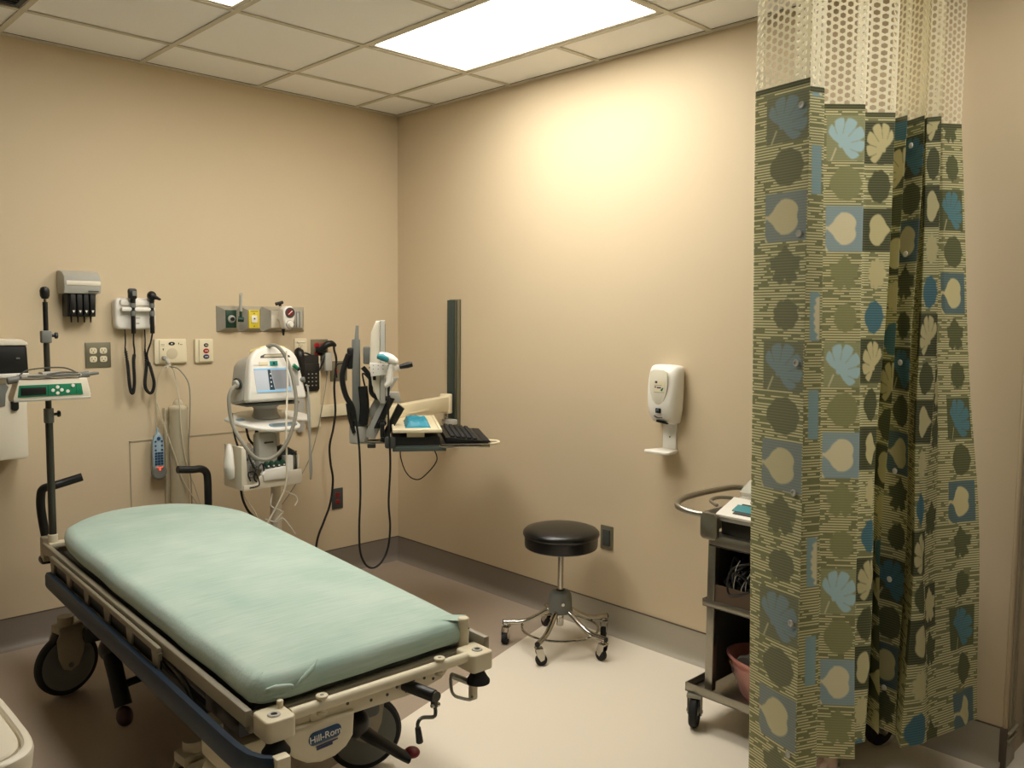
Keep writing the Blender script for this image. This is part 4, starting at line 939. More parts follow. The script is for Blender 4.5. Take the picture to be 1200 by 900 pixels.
mb = MB().tube([(-.006, .012, .068), (-.012, -.02, .062), (-.014, -.055, .048), (-.010, -.075, .038)], [.014, .020, .018, .006], n=14, flat=1.2).m(1).box((-.02, -.098, .022), (.008, .022, .006), .002)
mb.build('teal_grip_panel', ['teal', 'black'], sc)
MB().cyl((0, -.062, -.125), (0, -.060, -.20), .010, .006, n=12).build('strain_relief', ['black'], sc)
s0 = sc.location
Lw = Matrix.Translation(s0) @ Matrix.Rotation(R(55), 4, 'Z') @ Matrix.Scale(.66, 4)
cs = Lw @ Vector((0, -.060, -.20))
cord('scanner_cable', '', [cs, cs+Vector((.0, 0, -.10)), (cs.x+.01, cs.y, .88), (cs.x+.015, cs.y+.02, .70), (cs.x+.03, cs.y+.03, .58), (cs.x+.015, cs.y+.03, .48), (cs.x-.03, cs.y+.03, .42), (cs.x-.08, cs.y+.04, .415), (cs.x-.115, cs.y+.05, .48), (cs.x-.122, cs.y+.05, .60), (cs.x-.108, cs.y+.06, .76), (cs.x-.100, cs.y+.08, .95), (cs.x-.108, cs.y+.10, 1.10)], .0048, 'blackcable', sc)
q0 = armM @ Vector((-.03, -.20, .92)); q1 = armM @ Vector((.0, -.33, .92))
cord('keyboard_cable', 'thin black cable drooping under the keyboard tray', [q0, q0+Vector((-.02, -.02, -.05)), q0.lerp(q1, .15)+Vector((0, 0, -.13)), q0.lerp(q1, .45)+Vector((0, 0, -.17)), q0.lerp(q1, .8)+Vector((0, 0, -.165)), q1+Vector((.03, -.03, -.08)), q1+Vector((.01, 0, 0))], .0028, 'blackcable', kb)

# ---------------------------------------------------------------- stool
t = thing('rolling_stool', 'round black padded stool on a five-legged chrome base with castors', 'stool', (-.31, -1.68, 0))
mb = MB().lathe([(0, .470), (.160, .470), (.168, .476), (.170, .490), (.170, .523), (.166, .527)], n=64)
mb.lathe([(.160, .524), (.174, .526), (.178, .534), (.176, .546), (.166, .556), (.130, .567), (.08, .574), (.03, .577), (0, .577)], n=64)
mb.build('seat', ['vinyl_black'], t)
mb = MB().cyl((0, 0, .25), (0, 0, .472), .0135, n=24).cyl((0, 0, .10), (0, 0, .17), .0165, n=24, bev=.002).m(1).cyl((0, 0, .262), (0, 0, .272), .021, n=24, bev=.003)
mb.build('column', ['chrome', 'black'], t)
mb = MB().lathe([(.0, .268), (.032, .268), (.042, .262), (.050, .250), (.053, .235), (.055, .185), (.058, .172), (.054, .165), (0, .165)], n=40).m(1).cyl((-.030, -.043, .215), (-.034, -.049, .215), .008, n=16)
mb.build('hub_housing', ['grey', 'chrome'], t)
mb = MB().tube([(math.cos(R(a))*.178, math.sin(R(a))*.178, .088) for a in range(0, 360, 8)], .0055, n=8, smooth=False, closed=True); mb.build('foot_ring', ['chrome'], t)
for k in range(5):
    a = R(54+72*k+3); c_, s_ = math.cos(a), math.sin(a)
    mb = MB().tube([(c_*r_, s_*r_, z) for r_, z in ((.03, .175), (.06, .168), (.10, .142), (.15, .115), (.19, .104), (.225, .102), (.265, .100))], .0125, n=14).m(1).cyl((c_*.264, s_*.264, .100), (c_*.269, s_*.269, .100), .0125, n=14)
    leg = mb.build('leg', ['chrome', 'rubber'], t)
    ca = a+R(25+k*50); fx, fy = c_*.252, s_*.252; ux, uy = math.cos(ca), math.sin(ca); vx, vy = -uy, ux
    mb = MB().cyl((fx, fy, .075), (fx, fy, .10), .008, n=12)
    for sgn in (-1, 1):
        T = Matrix.Translation((fx+vx*.0155*sgn, fy+vy*.0155*sgn, 0)) @ Matrix.Rotation(ca, 4, 'Z')
        mb.at(T).prism([(-.016, .080), (.016, .080), (.026, .050), (.024, .030), (.008, .022), (-.010, .050)], -.0015, .0015, 'xz')
    mb.at(Matrix.Translation((fx, fy, 0)) @ Matrix.Rotation(ca, 4, 'Z')).box((0, 0, .079), (.036, .034, .006), .002)
    cs_ = mb.build('castor_fork', ['chrome'], leg)
    wx, wy = fx+ux*.012, fy+uy*.012
    MB().cyl((wx-vx*.012, wy-vy*.012, .0262), (wx+vx*.012, wy+vy*.012, .0262), .026, n=28, bev=.004).build('castor_wheel', ['rubber'], leg)

# ---------------------------------------------------------------- right wall
t = thing('sanitizer_dispenser', 'white wall-mounted hand sanitizer dispenser with a drip tray below', 'soap dispenser', (0, -2.058, 1.06), R(-90))
b = bmesh.new(); rings = []
lv = [(a_, b_*1.09, c_) for a_, b_, c_ in [(0, .050, -.045), (.012, .060, -.075), (.035, .068, -.095), (.07, .074, -.104), (.12, .077, -.106), (.18, .0775, -.102), (.23, .0765, -.092), (.255, .073, -.080), (.268, .066, -.060)]]
for z, w, d in lv:
    pr = [(-w, 0), (-w, d*.45), (-w*.90, d*.80), (-w*.62, d*.97), (0, d), (w*.62, d*.97), (w*.90, d*.80), (w, d*.45), (w, 0)]
    rings.append([b.verts.new((x, y, z)) for x, y in pr])
for A, B in zip(rings, rings[1:]):
    for j in range(9): b.faces.new((A[j], A[(j+1) % 9], B[(j+1) % 9], B[j]))
b.faces.new(rings[0][::-1]); b.faces.new(rings[-1]); bmesh.ops.recalc_face_normals(b, faces=b.faces)
bmesh.ops.subdivide_edges(b, edges=[], cuts=1)
mb = MB(); mb._add(b); o = mb.build('housing', ['white'], t, sharp=60)
md = o.modifiers.new('soften', 'SUBSURF'); md.levels = 2; md.render_levels = 2
# curved front shield, label and sensor
sh = [(-.052, .235), (-.056, .18), (-.048, .14), (-.034, .110), (-.015, .094), (0, .090), (.015, .094), (.034, .110), (.048, .14), (.056, .18), (.052, .235), (.03, .246), (-.03, .246)]
sh = [(x*.88, z) for x, z in sh]
mb = MB().prism(sh, -.1040, -.098, 'xz', .002); mb.build('window', [mat('window_cream', (226,220,200), .15)], t)
mb = MB().bx(-.022, .034, -.1050, -.1040, .146, .198); lb = mb.build('label_card', ['ivory'], t)
mb = MB().bx(-.016, -.004, -.1056, -.1050, .186, .196).m(0).bx(-.018, -.010, -.1056, -.1050, .166, .172).bx(-.006, .016, -.1056, -.1050, .164, .170).m(1).prism([(.012, .156), (.022, .152), (.030, .166), (.024, .168)], -.1056, -.1050, 'xz').m(2).bx(-.018, .02, -.1056, -.1050, .176, .178).bx(-.022, .034, -.1056, -.1050, .146, .1475)
mb.build('label_marks', ['navy', 'green', 'grey'], lb)
mb = MB().bx(-.010, .016, -.108, -.100, .054, .076, .002).m(1).tube([(.0, -.109, .0625), (.0, -.109, .070), (.003, -.109, .073), (.006, -.109, .070), (.006, -.109, .0625)], .001, n=5)
mb.build('sensor_badge', ['black', 'bluegrey'], t)
mb = MB().tube([(-.020, -.100, .040), (.0, -.103, .034), (.024, -.101, .036)], .0026, n=6).prism([(-.022, .012), (.01, .008), (.04, .006), (.02, .018), (.0, .020), (-.018, .020)], -.088, -.07, 'xz', .002)
mb.build('spout_slot', ['black'], t)
mb = MB().bx(-.036, .036, -.012, 0, -.115, .02, .003).m(1).cyl((.004, -.012, -.06), (.004, -.014, -.06), .004, n=12)
mb.build('stem', ['white', 'grey'], t)
mb = MB().prism([(-.060, -.115), (-.066, -.105), (-.050, -.02), (-.040, .0), (.040, .0), (.05, -.02), (.066, -.105), (.060, -.115)], -.128, -.115, 'xy', .004, 3)
mb.build('drip_tray', ['white'], t)
t = thing('wall_outlet', 'narrow steel outlet plate low on the right wall behind the stool', 'power outlet', (0, -1.70, .465), R(-90))
plate(t, .078, .118); MB().box((0, -.008, 0), (.042, .006, .08), .001).build('insert', ['dgrey'], t)

# ---------------------------------------------------------------- ECG cart
CT = (-.33, -2.86, 0)
t = thing('equipment_cart', 'steel wheeled cart along the right wall, half hidden by the curtain', 'medical cart', CT, R(-90))
mb = MB()
# tray shelves as shallow pans
def pan(mb, x0, x1, y0, y1, z, h, th=.004):
    mb.bx(x0, x1, y0, y1, z, z+th).bx(x0, x1, y0, y0+th, z, z+h, .001).bx(x0, x1, y1-th, y1, z, z+h, .001).bx(x0, x0+th, y0, y1, z, z+h, .001).bx(x1-th, x1, y0, y1, z, z+h, .001)
pan(mb, -.335, .25, -.20, .24, .132, .034); mb.build('bottom_shelf', ['steel'], t)
mb = MB(); pan(mb, -.285, .25, -.175, .22, .468, .028); mb.build('middle_shelf', ['steel'], t)
mb = MB().bx(-.262, .25, -.175, .22, .700, .742, .004).m(1).bx(-.262, .25, -.176, -.172, .7, .705); mb.build('top_shelf', ['steel', 'gap'], t)
for x, y in ((-.252, -.160), (.235, -.160), (-.252, .205), (.235, .205)):
    mb = MB().bx(x-.016, x+.016, y-.014, y+.014, .15, .72, .002); mb.build('post', ['steel'], t)
mb = MB().bx(-.25, .24, .19, .2, .17, .70).bx(-.262, -.252, -.14, .2, .17, .70); mb.build('back_panel', ['gap'], t)
mb = MB().prism(rrect(-.295, -.225, .725, .822, .018), -.19, -.17, 'xz', .002).bx(-.295, -.285, -.18, .2, .74, .822, .002); mb.build('side_bracket', ['steel'], t)
mb = MB().tube([(-.27, -.165, .812), (-.33, -.17, .808), (-.40, -.165, .815), (-.435, -.135, .822), (-.445, -.08, .832), (-.435, .0, .84), (-.41, .12, .846), (-.37, .2, .85), (-.30, .22, .84), (-.27, .22, .82)], .0115, n=14).tube([(-.27, .0, .85), (-.315, -.04, .852), (-.315, -.09, .846), (-.27, -.12, .84)], .007, n=10)
mb.build('push_handle', ['steel'], t)
def cart_caster(x, y, az):
    T = Matrix.Translation((x, y, 0)) @ Matrix.Rotation(az, 4, 'Z')
    mb = MB().at(T).bx(-.03, .03, -.028, .028, .118, .132, .003)
    for s in (-1, 1): mb.prism([(-.028, .125), (.022, .125), (.018, .05), (.004, .040), (-.012, .05)], s*.026, s*.022, 'xz', .001)
    mb.cyl((0, -.03, .0605), (0, .03, .0605), .007, n=12)
    c = mb.build('caster', ['alu'], t)
    w = MB().at(T @ Matrix.Translation((0, 0, .0605)) @ Matrix.Rotation(R(90), 4, 'X')); w.lathe([(.045, -.013), (.054, -.016), (.0605, -.009), (.0605, .009), (.054, .016), (.045, .013)], n=36).m(1).lathe([(0, -.014), (.016, -.014), (.020, -.009), (.046, -.012), (.046, .012), (.020, .009), (.016, .014), (0, .014)], n=36)
    w.build('wheel', ['rubber', 'lgrey'], c)
cart_caster(-.300, -.185, R(115)); cart_caster(.235, .19, R(70)); cart_caster(-.29, .20, R(80)); cart_caster(.225, -.17, R(100))
# machine on the cart
mc = thing('ecg_machine', 'grey machine with slanted key panel and clear cover on the steel cart', 'ECG machine', (CT[0], CT[1], .743), R(-90))
mb = MB().prism([(-.165, .055), (-.165, .075), (-.05, .115), (.10, .122), (.16, .122), (.16, .055)], -.245, .24, 'yz', .006)
mb.m(1).bx(-.235, .24, -.14, .18, .0, .055)
mb.build('body', ['lgrey', 'gap'], mc)
Tp = Matrix.Translation((0, -.11, .0955)) @ Matrix.Rotation(R(19.5), 4, 'X')
mb = MB().at(Tp).box((0, 0, .001), (.485, .135, .012), .004).m(1).box((.02, -.012, .0085), (.40, .072, .003)).m(2).box((-.150, -.010, .0105), (.085, .045, .003), .001)
mb.m(1)
for k in range(16): mb.box((-.15+k*.022, .046, .0082), (.014 if k % 3 else .018, .013, .003), .001)
mb.m(3)
for k in range(10):
    for r_ in range(2): mb.box((-.07+k*.026, -.026+r_*.028, .0108), (.018, .018, .003), .001)
mb.build('key_panel', ['white', 'dgrey', 'teal', 'grey'], mc)
mb = MB().cyl((-.06, .0, .11), (-.06, .0, .132), .018, n=10, bev=.003).cyl((-.04, .012, .115), (-.02, .015, .14), .012, n=8); mb.build('paper_knob', ['dgrey'], mc)
Tc = Matrix.Translation((0, .05, .185)) @ Matrix.Rotation(R(26), 4, 'X')
mb = MB().at(Tc).prism(rrect(-.225, .225, -.10, .12, .02), -.003, .003, 'xy', .001).prism(rrect(-.225, .225, -.10, -.088, .005), -.014, .003, 'xy', .001)
mb.build('clear_cover', ['clear'], mc)
Mc = Matrix.Translation(CT) @ Matrix.Rotation(R(-90), 4, 'Z')
# bins and contents
bi = thing('lead_bin', 'brown open bin stuffed with black leads on the middle shelf of the cart', 'bin', Mc @ Vector((-.05, -.02, .473)), R(-90))
mb = MB().prism([(-.20, 0), (.22, 0), (.235, .085), (-.215, .085)], -.15, -.146, 'xz').prism([(-.20, 0), (.22, 0), (.235, .085), (-.215, .085)], .14, .144, 'xz').bx(-.205, -.20, -.15, .14, 0, .09).bx(.22, .225, -.15, .14, 0, .09).bx(-.20, .22, -.15, .14, 0, .004)
mb.build('bin_body', ['brown'], bi)
mb = MB()
for k in range(26):
    x = -.17+rng.random()*.34; y = -.13+rng.random()*.22
    pts = [(x, y, .02)]
    for q in range(5): pts.append((min(.21, max(-.2, x+rng.normal()*.05)), min(.13, max(-.15, y+rng.normal()*.05)), .05+rng.random()*.15))
    mb.tube(pts, .0035+.003*rng.random(), n=6, k=5)
mb.m(1)
for k in range(9):
    x = -.17+rng.random()*.25; z = .09+rng.random()*.08; mb.tube([(x, -.14, z-.05), (x+.01, -.15, z), (x+.02, -.14, z+.03)], .0016, n=5)
mb.m(0).sph((.04, .0, .12), (.15, .10, .10))
mb.build('leads', ['black', 'lgrey'], bi); bi.children[-1]['kind'] = 'stuff'
lp = MB().tube([(.02, -.16, .02), (.0, -.19, .0), (.015, -.20, -.02), (.05, -.20, -.01), (.07, -.19, .05), (.10, -.16, .08)], .007, n=8)
lp.build('grey_hose', ['lgrey'], bi)
ba = thing('basin', 'pink plastic basin wrapped in clear film on the bottom shelf of the cart', 'basin', Mc @ Vector((-.02, -.03, .137)), R(-90))
mb = MB().lathe([(0, 0), (.145, 0), (.152, .01), (.190, .135), (.203, .142), (.205, .150), (.196, .152), (.185, .140), (.147, .012), (0, .010)], n=56, sx=1.12, sy=.72); mb.build('bowl', ['pink'], ba)
b = bmesh.new(); rings = []
for i in range(9):
    f = i/8; z = .02+f*.105; rr = .158+.034*f+.004
    rings.append([b.verts.new(((rr+.005*math.sin(j*1.7+i)+.003*rng.normal())*math.cos(2*math.pi*j/60)*1.12, (rr+.005*math.sin(j*2.3-i)+.003*rng.normal())*math.sin(2*math.pi*j/60)*.72, z)) for j in range(60)])
for A, B in zip(rings, rings[1:]):
    for j in range(60): b.faces.new((A[j], A[(j+1) % 60], B[(j+1) % 60], B[j]))
mb = MB(); mb._add(b); mb.build('film', [mat('clear_film', (220,180,170), .1, alpha=.35)], ba, sharp=25)
b = bmesh.new(); bmesh.ops.create_grid(b, x_segments=24, y_segments=18, size=1)
for v in b.verts:
    x, y = v.co.x, v.co.y; v.co = Vector((x*.16+.02, y*.105, .150+.085*(1-.5*(x-.4)**2)*(1-.45*y*y)+.006*math.sin(x*12+y*7)))
g = list(b.faces); r = bmesh.ops.extrude_face_region(b, geom=g)
for v in r['geom']:
    if isinstance(v, bmesh.types.BMVert): v.co.z = .04; v.co.x *= .8; v.co.y *= .8
bmesh.ops.recalc_face_normals(b, faces=b.faces); mb = MB(); mb._add(b)
o = mb.build('folded_drape', ['grey_cloth']); o.location = ba.location; o.rotation_euler = (0, 0, R(-90)); tag(o, 'grey folded drape heaped in the pink basin', 'drape')

# bag showing under the curtain hem
b = bmesh.new(); bmesh.ops.create_icosphere(b, subdivisions=4, radius=1)
for v in b.verts:
    n_ = v.co.normalized(); f = 1+.10*math.sin(n_.x*6+n_.z*4)+.07*math.sin(n_.y*9+n_.z*8); v.co = Vector((n_.x*.055*f, n_.y*.055*f, max(.0, .075+n_.z*.11*f)))
mb = MB(); mb._add(b); o = mb.build('crumpled_bag', ['pinkbag'], sharp=30); o.location = (-.585, -3.085, 0); tag(o, 'crumpled pinkish cloth bag on the floor, peeking out under the curtain hem', 'bag')
cord('floor_hose', 'dark looped hose on the floor left of the crumpled bag, under the curtain hem', [(-.60, -3.02, .11), (-.64, -3.03, .12), (-.66, -3.035, .08), (-.64, -3.03, .05), (-.60, -3.02, .06), (-.58, -3.0, .02)], .007, 'grey', kind='hose')

# ---------------------------------------------------------------- waste bin at the lower left
t = thing('waste_bin', 'cream bin with a rounded lid, cut off by the lower left corner of the view', 'waste bin', (-2.92, -2.36, 0))
RX, RY = .196, .216
def bl(s, n=48):
    pts = []
    for i in range(n):
        a = 2*math.pi*i/n; c_, s_ = math.cos(a), math.sin(a); e = 2/5
        pts.append((math.copysign(abs(c_)**e, c_)*(RX+s), math.copysign(abs(s_)**e, s_)*(RY+s)))
    return pts
b = bmesh.new(); rings = []
for s, z in ((-.05, .0), (-.045, .02), (-.01, .62), (.0, .66), (.003, .69), (.001, .698), (-.004, .702), (-.012, .702), (-.016, .698), (-.017, .686), (-.022, .686)):
    rings.append([b.verts.new((x, y, z)) for x, y in bl(s)])
for A, B in zip(rings, rings[1:]):
    for j in range(48): b.faces.new((A[j], A[(j+1) % 48], B[(j+1) % 48], B[j]))
b.faces.new(rings[0][::-1]); b.faces.new(rings[-1]); bmesh.ops.recalc_face_normals(b, faces=b.faces)
mb = MB(); mb._add(b); mb.build('body', ['offwhite'], t)
mb = MB(); b = bmesh.new(); rings = []
for s, z in ((-.021, .680), (-.021, .699), (-.024, .703), (-.034, .7045)):
    rings.append([b.verts.new((x, y, z)) for x, y in bl(s)])
for A, B in zip(rings, rings[1:]):
    for j in range(48): b.faces.new((A[j], A[(j+1) % 48], B[(j+1) % 48], B[j]))
b.faces.new(rings[0][::-1]); b.faces.new(rings[-1]); bmesh.ops.recalc_face_normals(b, faces=b.faces); mb._add(b)
ld = mb.build('lid', ['offwhite'], t)
MB().prism([(.05, .06), (.075, .09), (.06, .10), (.03, .08)], .7048, .706, 'xy').build('lid_mark', ['black'], ld)
# dark object beyond the end of the right wall
t = thing('floor_bin', 'black bin standing in the corridor at the right edge of the view', 'bin', (.33, -3.62, 0))
mb = MB().prism(rrect(-.12, .12, -.10, .12, .02), 0, .20, 'xy', .006); mb.build('body', ['black'], t)
mb = MB().prism(rrect(-.13, .13, -.11, .13, .02), .20, .225, 'xy', .004); mb.build('rim', ['black'], t)

# ---------------------------------------------------------------- privacy curtain
TOP = [(-0.762,-2.905),(-0.913,-2.969),(-0.947,-3.158),(-0.917,-3.09),(-0.815,-3.133),(-0.693,-3.028),(-0.644,-3.048),(-0.552,-3.137),(-0.511,-3.078),(-0.45,-3.095),(-0.384,-3.159),(-0.298,-3.103),(-0.326,-3.174),(-0.229,-3.114),(-0.287,-3.212),(-0.167,-3.146),(-0.251,-3.204),(-0.237,-3.246),(-0.113,-3.17),(-0.131,-3.209),(-0.073,-3.251)]
BOT = [(-0.875,-3.014),(-1.042,-3.089),(-1.103,-3.268),(-1.052,-3.206),(-0.947,-3.251),(-0.807,-3.136),(-0.756,-3.157),(-0.684,-3.241),(-0.628,-3.197),(-0.593,-3.203),(-0.55,-3.217),(-0.415,-3.152),(-0.49,-3.219),(-0.407,-3.16),(-0.439,-3.268),(-0.284,-3.195),(-0.502,-3.32),(-0.418,-3.345),(-0.344,-3.36),(-0.233,-3.385),(-0.113,-3.417)]
UU = [-1.0,0,1.16,1.5,2.0,2.35,2.6,3.6,3.85,3.98,4.85,5.3,5.8,6.2,6.9,7.3,7.42,8.2,8.72,8.92,9.78]
CH = .138; ZT, ZB = 2.19, .20
def path(n_total, frac):
    # parameter list along the folded cloth, denser where it is long; folds slightly rounded
    Pt = [Vector((*TOP[i], 0)).lerp(Vector((*BOT[i], 0)), frac) for i in range(len(TOP))]
    return Pt
segs = []; step = .0026
for i in range(len(TOP)-1):
    L = max((Vector(TOP[i+1])-Vector(TOP[i])).length, (Vector(BOT[i+1])-Vector(BOT[i])).length); segs.append(max(6, int(L/step)))
par = []
for i, n in enumerate(segs): par += [(i, j/n) for j in range(n)]
par.append((len(segs)-1, 1.0))
I = np.array([p[0] for p in par]); F = np.array([p[1] for p in par])
T_ = np.array(TOP); B_ = np.array(BOT); U_ = np.array(UU)
ut = U_[I]*(1-F)+U_[I+1]*F
def smooth_path(A):
    X = A[I]*(1-F[:, None])+A[I+1]*F[:, None]
    # round the folds a little
    for _ in range(5):
        Y = X.copy(); Y[1:-1] = (X[:-2]+X[1:-1]*2+X[2:])/4; X = Y
    return X
PT, PB = smooth_path(T_), smooth_path(B_)
arc = np.concatenate([[0], np.cumsum(np.linalg.norm(np.diff((PT+PB)/2, axis=0), axis=1))])
def grid_mesh(name, zs, fracs, mats, parent, wob=.0, col=False):
    nu, nv = len(par), len(zs)
    fr = np.array(fracs)[:, None, None]
    XY = PT[None]*(1-fr)+PB[None]*fr
    z = np.array(zs)[:, None]*np.ones((1, nu))
    if wob:
        ph = np.sin(z*5.1+ut[None]*2.3)*.5+np.sin(z*2.3+ut[None]*5.7)*.5
        amp = wob*np.clip((2.19-z)/1.2, 0, 1)*np.clip(ut[None]/3-.8, 0.15, 1)
        XY = XY+np.stack([ph*amp*.72, -ph*amp*.7], -1)*.6
    if col:   # the hem hangs unevenly
        pass
    co = np.concatenate([XY, z[..., None]], -1).reshape(-1, 3).astype(np.float32)
    me = bpy.data.meshes.new(name); nf = (nu-1)*(nv-1)
    me.vertices.add(nu*nv); me.vertices.foreach_set('co', co.ravel())
    ii = np.arange(nv-1)[:, None]*nu+np.arange(nu-1)[None]
    q = np.stack([ii, ii+nu, ii+nu+1, ii+1], -1).reshape(-1)
    me.loops.add(nf*4); me.loops.foreach_set('vertex_index', q.astype(np.int32))
    me.polygons.add(nf); me.polygons.foreach_set('loop_start', np.arange(0, nf*4, 4, dtype=np.int32)); me.polygons.foreach_set('loop_total', np.full(nf, 4, dtype=np.int32))
    me.update(); me.validate()
    me.polygons.foreach_set('use_smooth', np.ones(nf, dtype=bool))
    uv = me.uv_layers.new(name='UVMap')
    A = np.stack([np.broadcast_to(arc[None], (nv, nu)), z], -1).reshape(-1, 2)
    uv.data.foreach_set('uv', A[q].astype(np.float32).ravel())
    for m_ in mats: me.materials.append(m_)
    o = bpy.data.objects.new(name, me); COL.objects.link(o); o.parent = parent; return o, z
CUR = thing('privacy_curtain', 'leaf-patterned green hospital curtain with a cream mesh top, bunched in folds at the right', 'curtain', (0, 0, 0))
def curtain_pattern(ut, z):
    nv, nu = z.shape; u = np.broadcast_to(ut[None], z.shape); v = (ZT-z)/CH
    L = lambda c: np.array(lin(c))
    olive, odark, obrown = L((112,114,76)), L((76,80,58)), L((98,94,66))
    blueg, blue, blued = L((108,128,134)), L((132,176,194)), L((78,118,130))
    cream, creamd, white = L((226,216,168)), L((184,176,128)), L((240,232,198))
    col = np.zeros(z.shape+(3,)); col[:] = L((142,143,104)); stripe = np.ones(z.shape)
    def heart(s, t, fl=1):
        x = (s-.52)*fl; y = (t-.5); x = x+.04
        a = np.arctan2(y, x); r = np.hypot(x, y); th = np.abs(a)            # point towards -x
        R_ = .36*(1-.0*th)+.09*np.clip((th-2.3)/.84, 0, 1)**2-.07*np.exp(-(th/.35)**2); return r < np.where(th > 1.9, .34-.03*(th-1.9)+.16*np.clip((th-2.55)/.6, 0, 1)**2, R_)
    def lobed(s, t, n=9, k=.07, rot=0.6):
        x, y = s-.5, t-.5; a = np.arctan2(y, x)+rot; r = np.hypot(x, y)
        rr = .34+k*np.abs(np.cos(a*n/2))**.6-.07+.05*np.cos(a); rr = rr-.10*np.exp(-(((a % (2*np.pi))-np.pi)/.25)**2)*0
        return r < rr
    def fan(s, t):      # fan-shaped lobed leaf, its stalk at the lower left
        x, y = s-.36, .66-t; a = np.arctan2(y, x)-.80; r = np.hypot(x, y); a = (a+np.pi) % (2*np.pi)-np.pi
        env = .60*np.clip(np.cos(a*.72), 0, 1)**.55*(np.abs(a) < 1.75)+.06
        lob = 1-.20*np.clip(1-np.abs(((a*1.75+.5) % 1)-.5)*7, 0, 1)*np.clip(r*3, 0, 1)-.07*(2*np.abs(((a*1.75) % 1)-.5))**3
        sl = np.abs(((a*1.75+.5) % 1)-.5)*r < .012
        return (r < env*lob) & ~(sl & (r > .26))
    def rnd(s, t):
        x, y = s-.52, t-.5; a = np.arctan2(y, x); return np.hypot(x*.96, y*.98) < .37+.012*np.cos(9*a)+.05*np.exp(-((np.abs(a)-np.pi)/.3)**2)
    def oak(s, t):
        x, y = s-.5, t-.5; a = np.arctan2(x, -y); r = np.hypot(x, y); return r < .26+.13*np.abs(np.cos(a*2.5))**.8+.03*np.cos(a*11)
    def stem(s, t, dx=0.):
        d = np.abs(np.hypot(s-.30-dx, (t-.72)*.8)-.34); return (d < .022) & (s < .30+dx) & (t > .45)
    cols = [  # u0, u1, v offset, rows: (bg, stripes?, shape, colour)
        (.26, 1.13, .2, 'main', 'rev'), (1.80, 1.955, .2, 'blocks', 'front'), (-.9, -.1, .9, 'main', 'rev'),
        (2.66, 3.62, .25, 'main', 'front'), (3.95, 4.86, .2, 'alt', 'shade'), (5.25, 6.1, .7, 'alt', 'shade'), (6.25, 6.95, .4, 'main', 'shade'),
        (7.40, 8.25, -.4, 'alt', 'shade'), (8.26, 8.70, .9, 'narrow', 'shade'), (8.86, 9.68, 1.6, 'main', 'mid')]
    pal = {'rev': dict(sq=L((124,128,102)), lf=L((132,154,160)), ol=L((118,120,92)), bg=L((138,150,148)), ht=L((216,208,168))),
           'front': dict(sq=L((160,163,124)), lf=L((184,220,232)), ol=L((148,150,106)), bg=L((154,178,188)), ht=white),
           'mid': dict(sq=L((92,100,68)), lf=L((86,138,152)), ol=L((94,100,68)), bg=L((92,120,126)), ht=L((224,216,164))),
           'shade': dict(sq=L((70,76,54)), lf=L((66,118,138)), ol=L((80,86,58)), bg=L((74,100,108)), ht=L((212,204,156)))}  # darker copy of the print, puts the shade of the folds into the colours
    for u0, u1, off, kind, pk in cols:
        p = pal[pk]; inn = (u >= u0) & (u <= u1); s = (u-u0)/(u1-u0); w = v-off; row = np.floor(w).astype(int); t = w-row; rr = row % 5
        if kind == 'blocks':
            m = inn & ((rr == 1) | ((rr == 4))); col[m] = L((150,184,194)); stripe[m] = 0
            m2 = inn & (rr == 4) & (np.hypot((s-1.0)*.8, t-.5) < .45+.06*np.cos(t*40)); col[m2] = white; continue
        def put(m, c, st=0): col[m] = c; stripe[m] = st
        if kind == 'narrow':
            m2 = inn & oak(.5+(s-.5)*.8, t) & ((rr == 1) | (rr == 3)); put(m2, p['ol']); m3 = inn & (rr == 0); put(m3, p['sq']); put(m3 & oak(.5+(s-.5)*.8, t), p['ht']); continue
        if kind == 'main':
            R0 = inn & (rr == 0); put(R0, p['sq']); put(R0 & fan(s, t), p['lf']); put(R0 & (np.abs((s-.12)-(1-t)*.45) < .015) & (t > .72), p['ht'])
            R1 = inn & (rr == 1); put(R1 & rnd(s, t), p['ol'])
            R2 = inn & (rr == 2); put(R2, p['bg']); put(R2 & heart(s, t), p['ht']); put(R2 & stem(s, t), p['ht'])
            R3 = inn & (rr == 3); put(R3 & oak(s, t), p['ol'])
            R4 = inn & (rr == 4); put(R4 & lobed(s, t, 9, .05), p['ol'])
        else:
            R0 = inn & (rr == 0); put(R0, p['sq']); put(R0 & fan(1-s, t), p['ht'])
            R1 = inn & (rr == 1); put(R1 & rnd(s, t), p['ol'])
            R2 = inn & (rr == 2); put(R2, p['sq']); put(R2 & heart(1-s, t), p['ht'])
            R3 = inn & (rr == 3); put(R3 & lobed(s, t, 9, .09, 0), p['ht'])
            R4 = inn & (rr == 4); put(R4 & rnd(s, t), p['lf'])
    m = v < .12; col[m] = L((84,88,62)); stripe[m] = .0
    return col, stripe
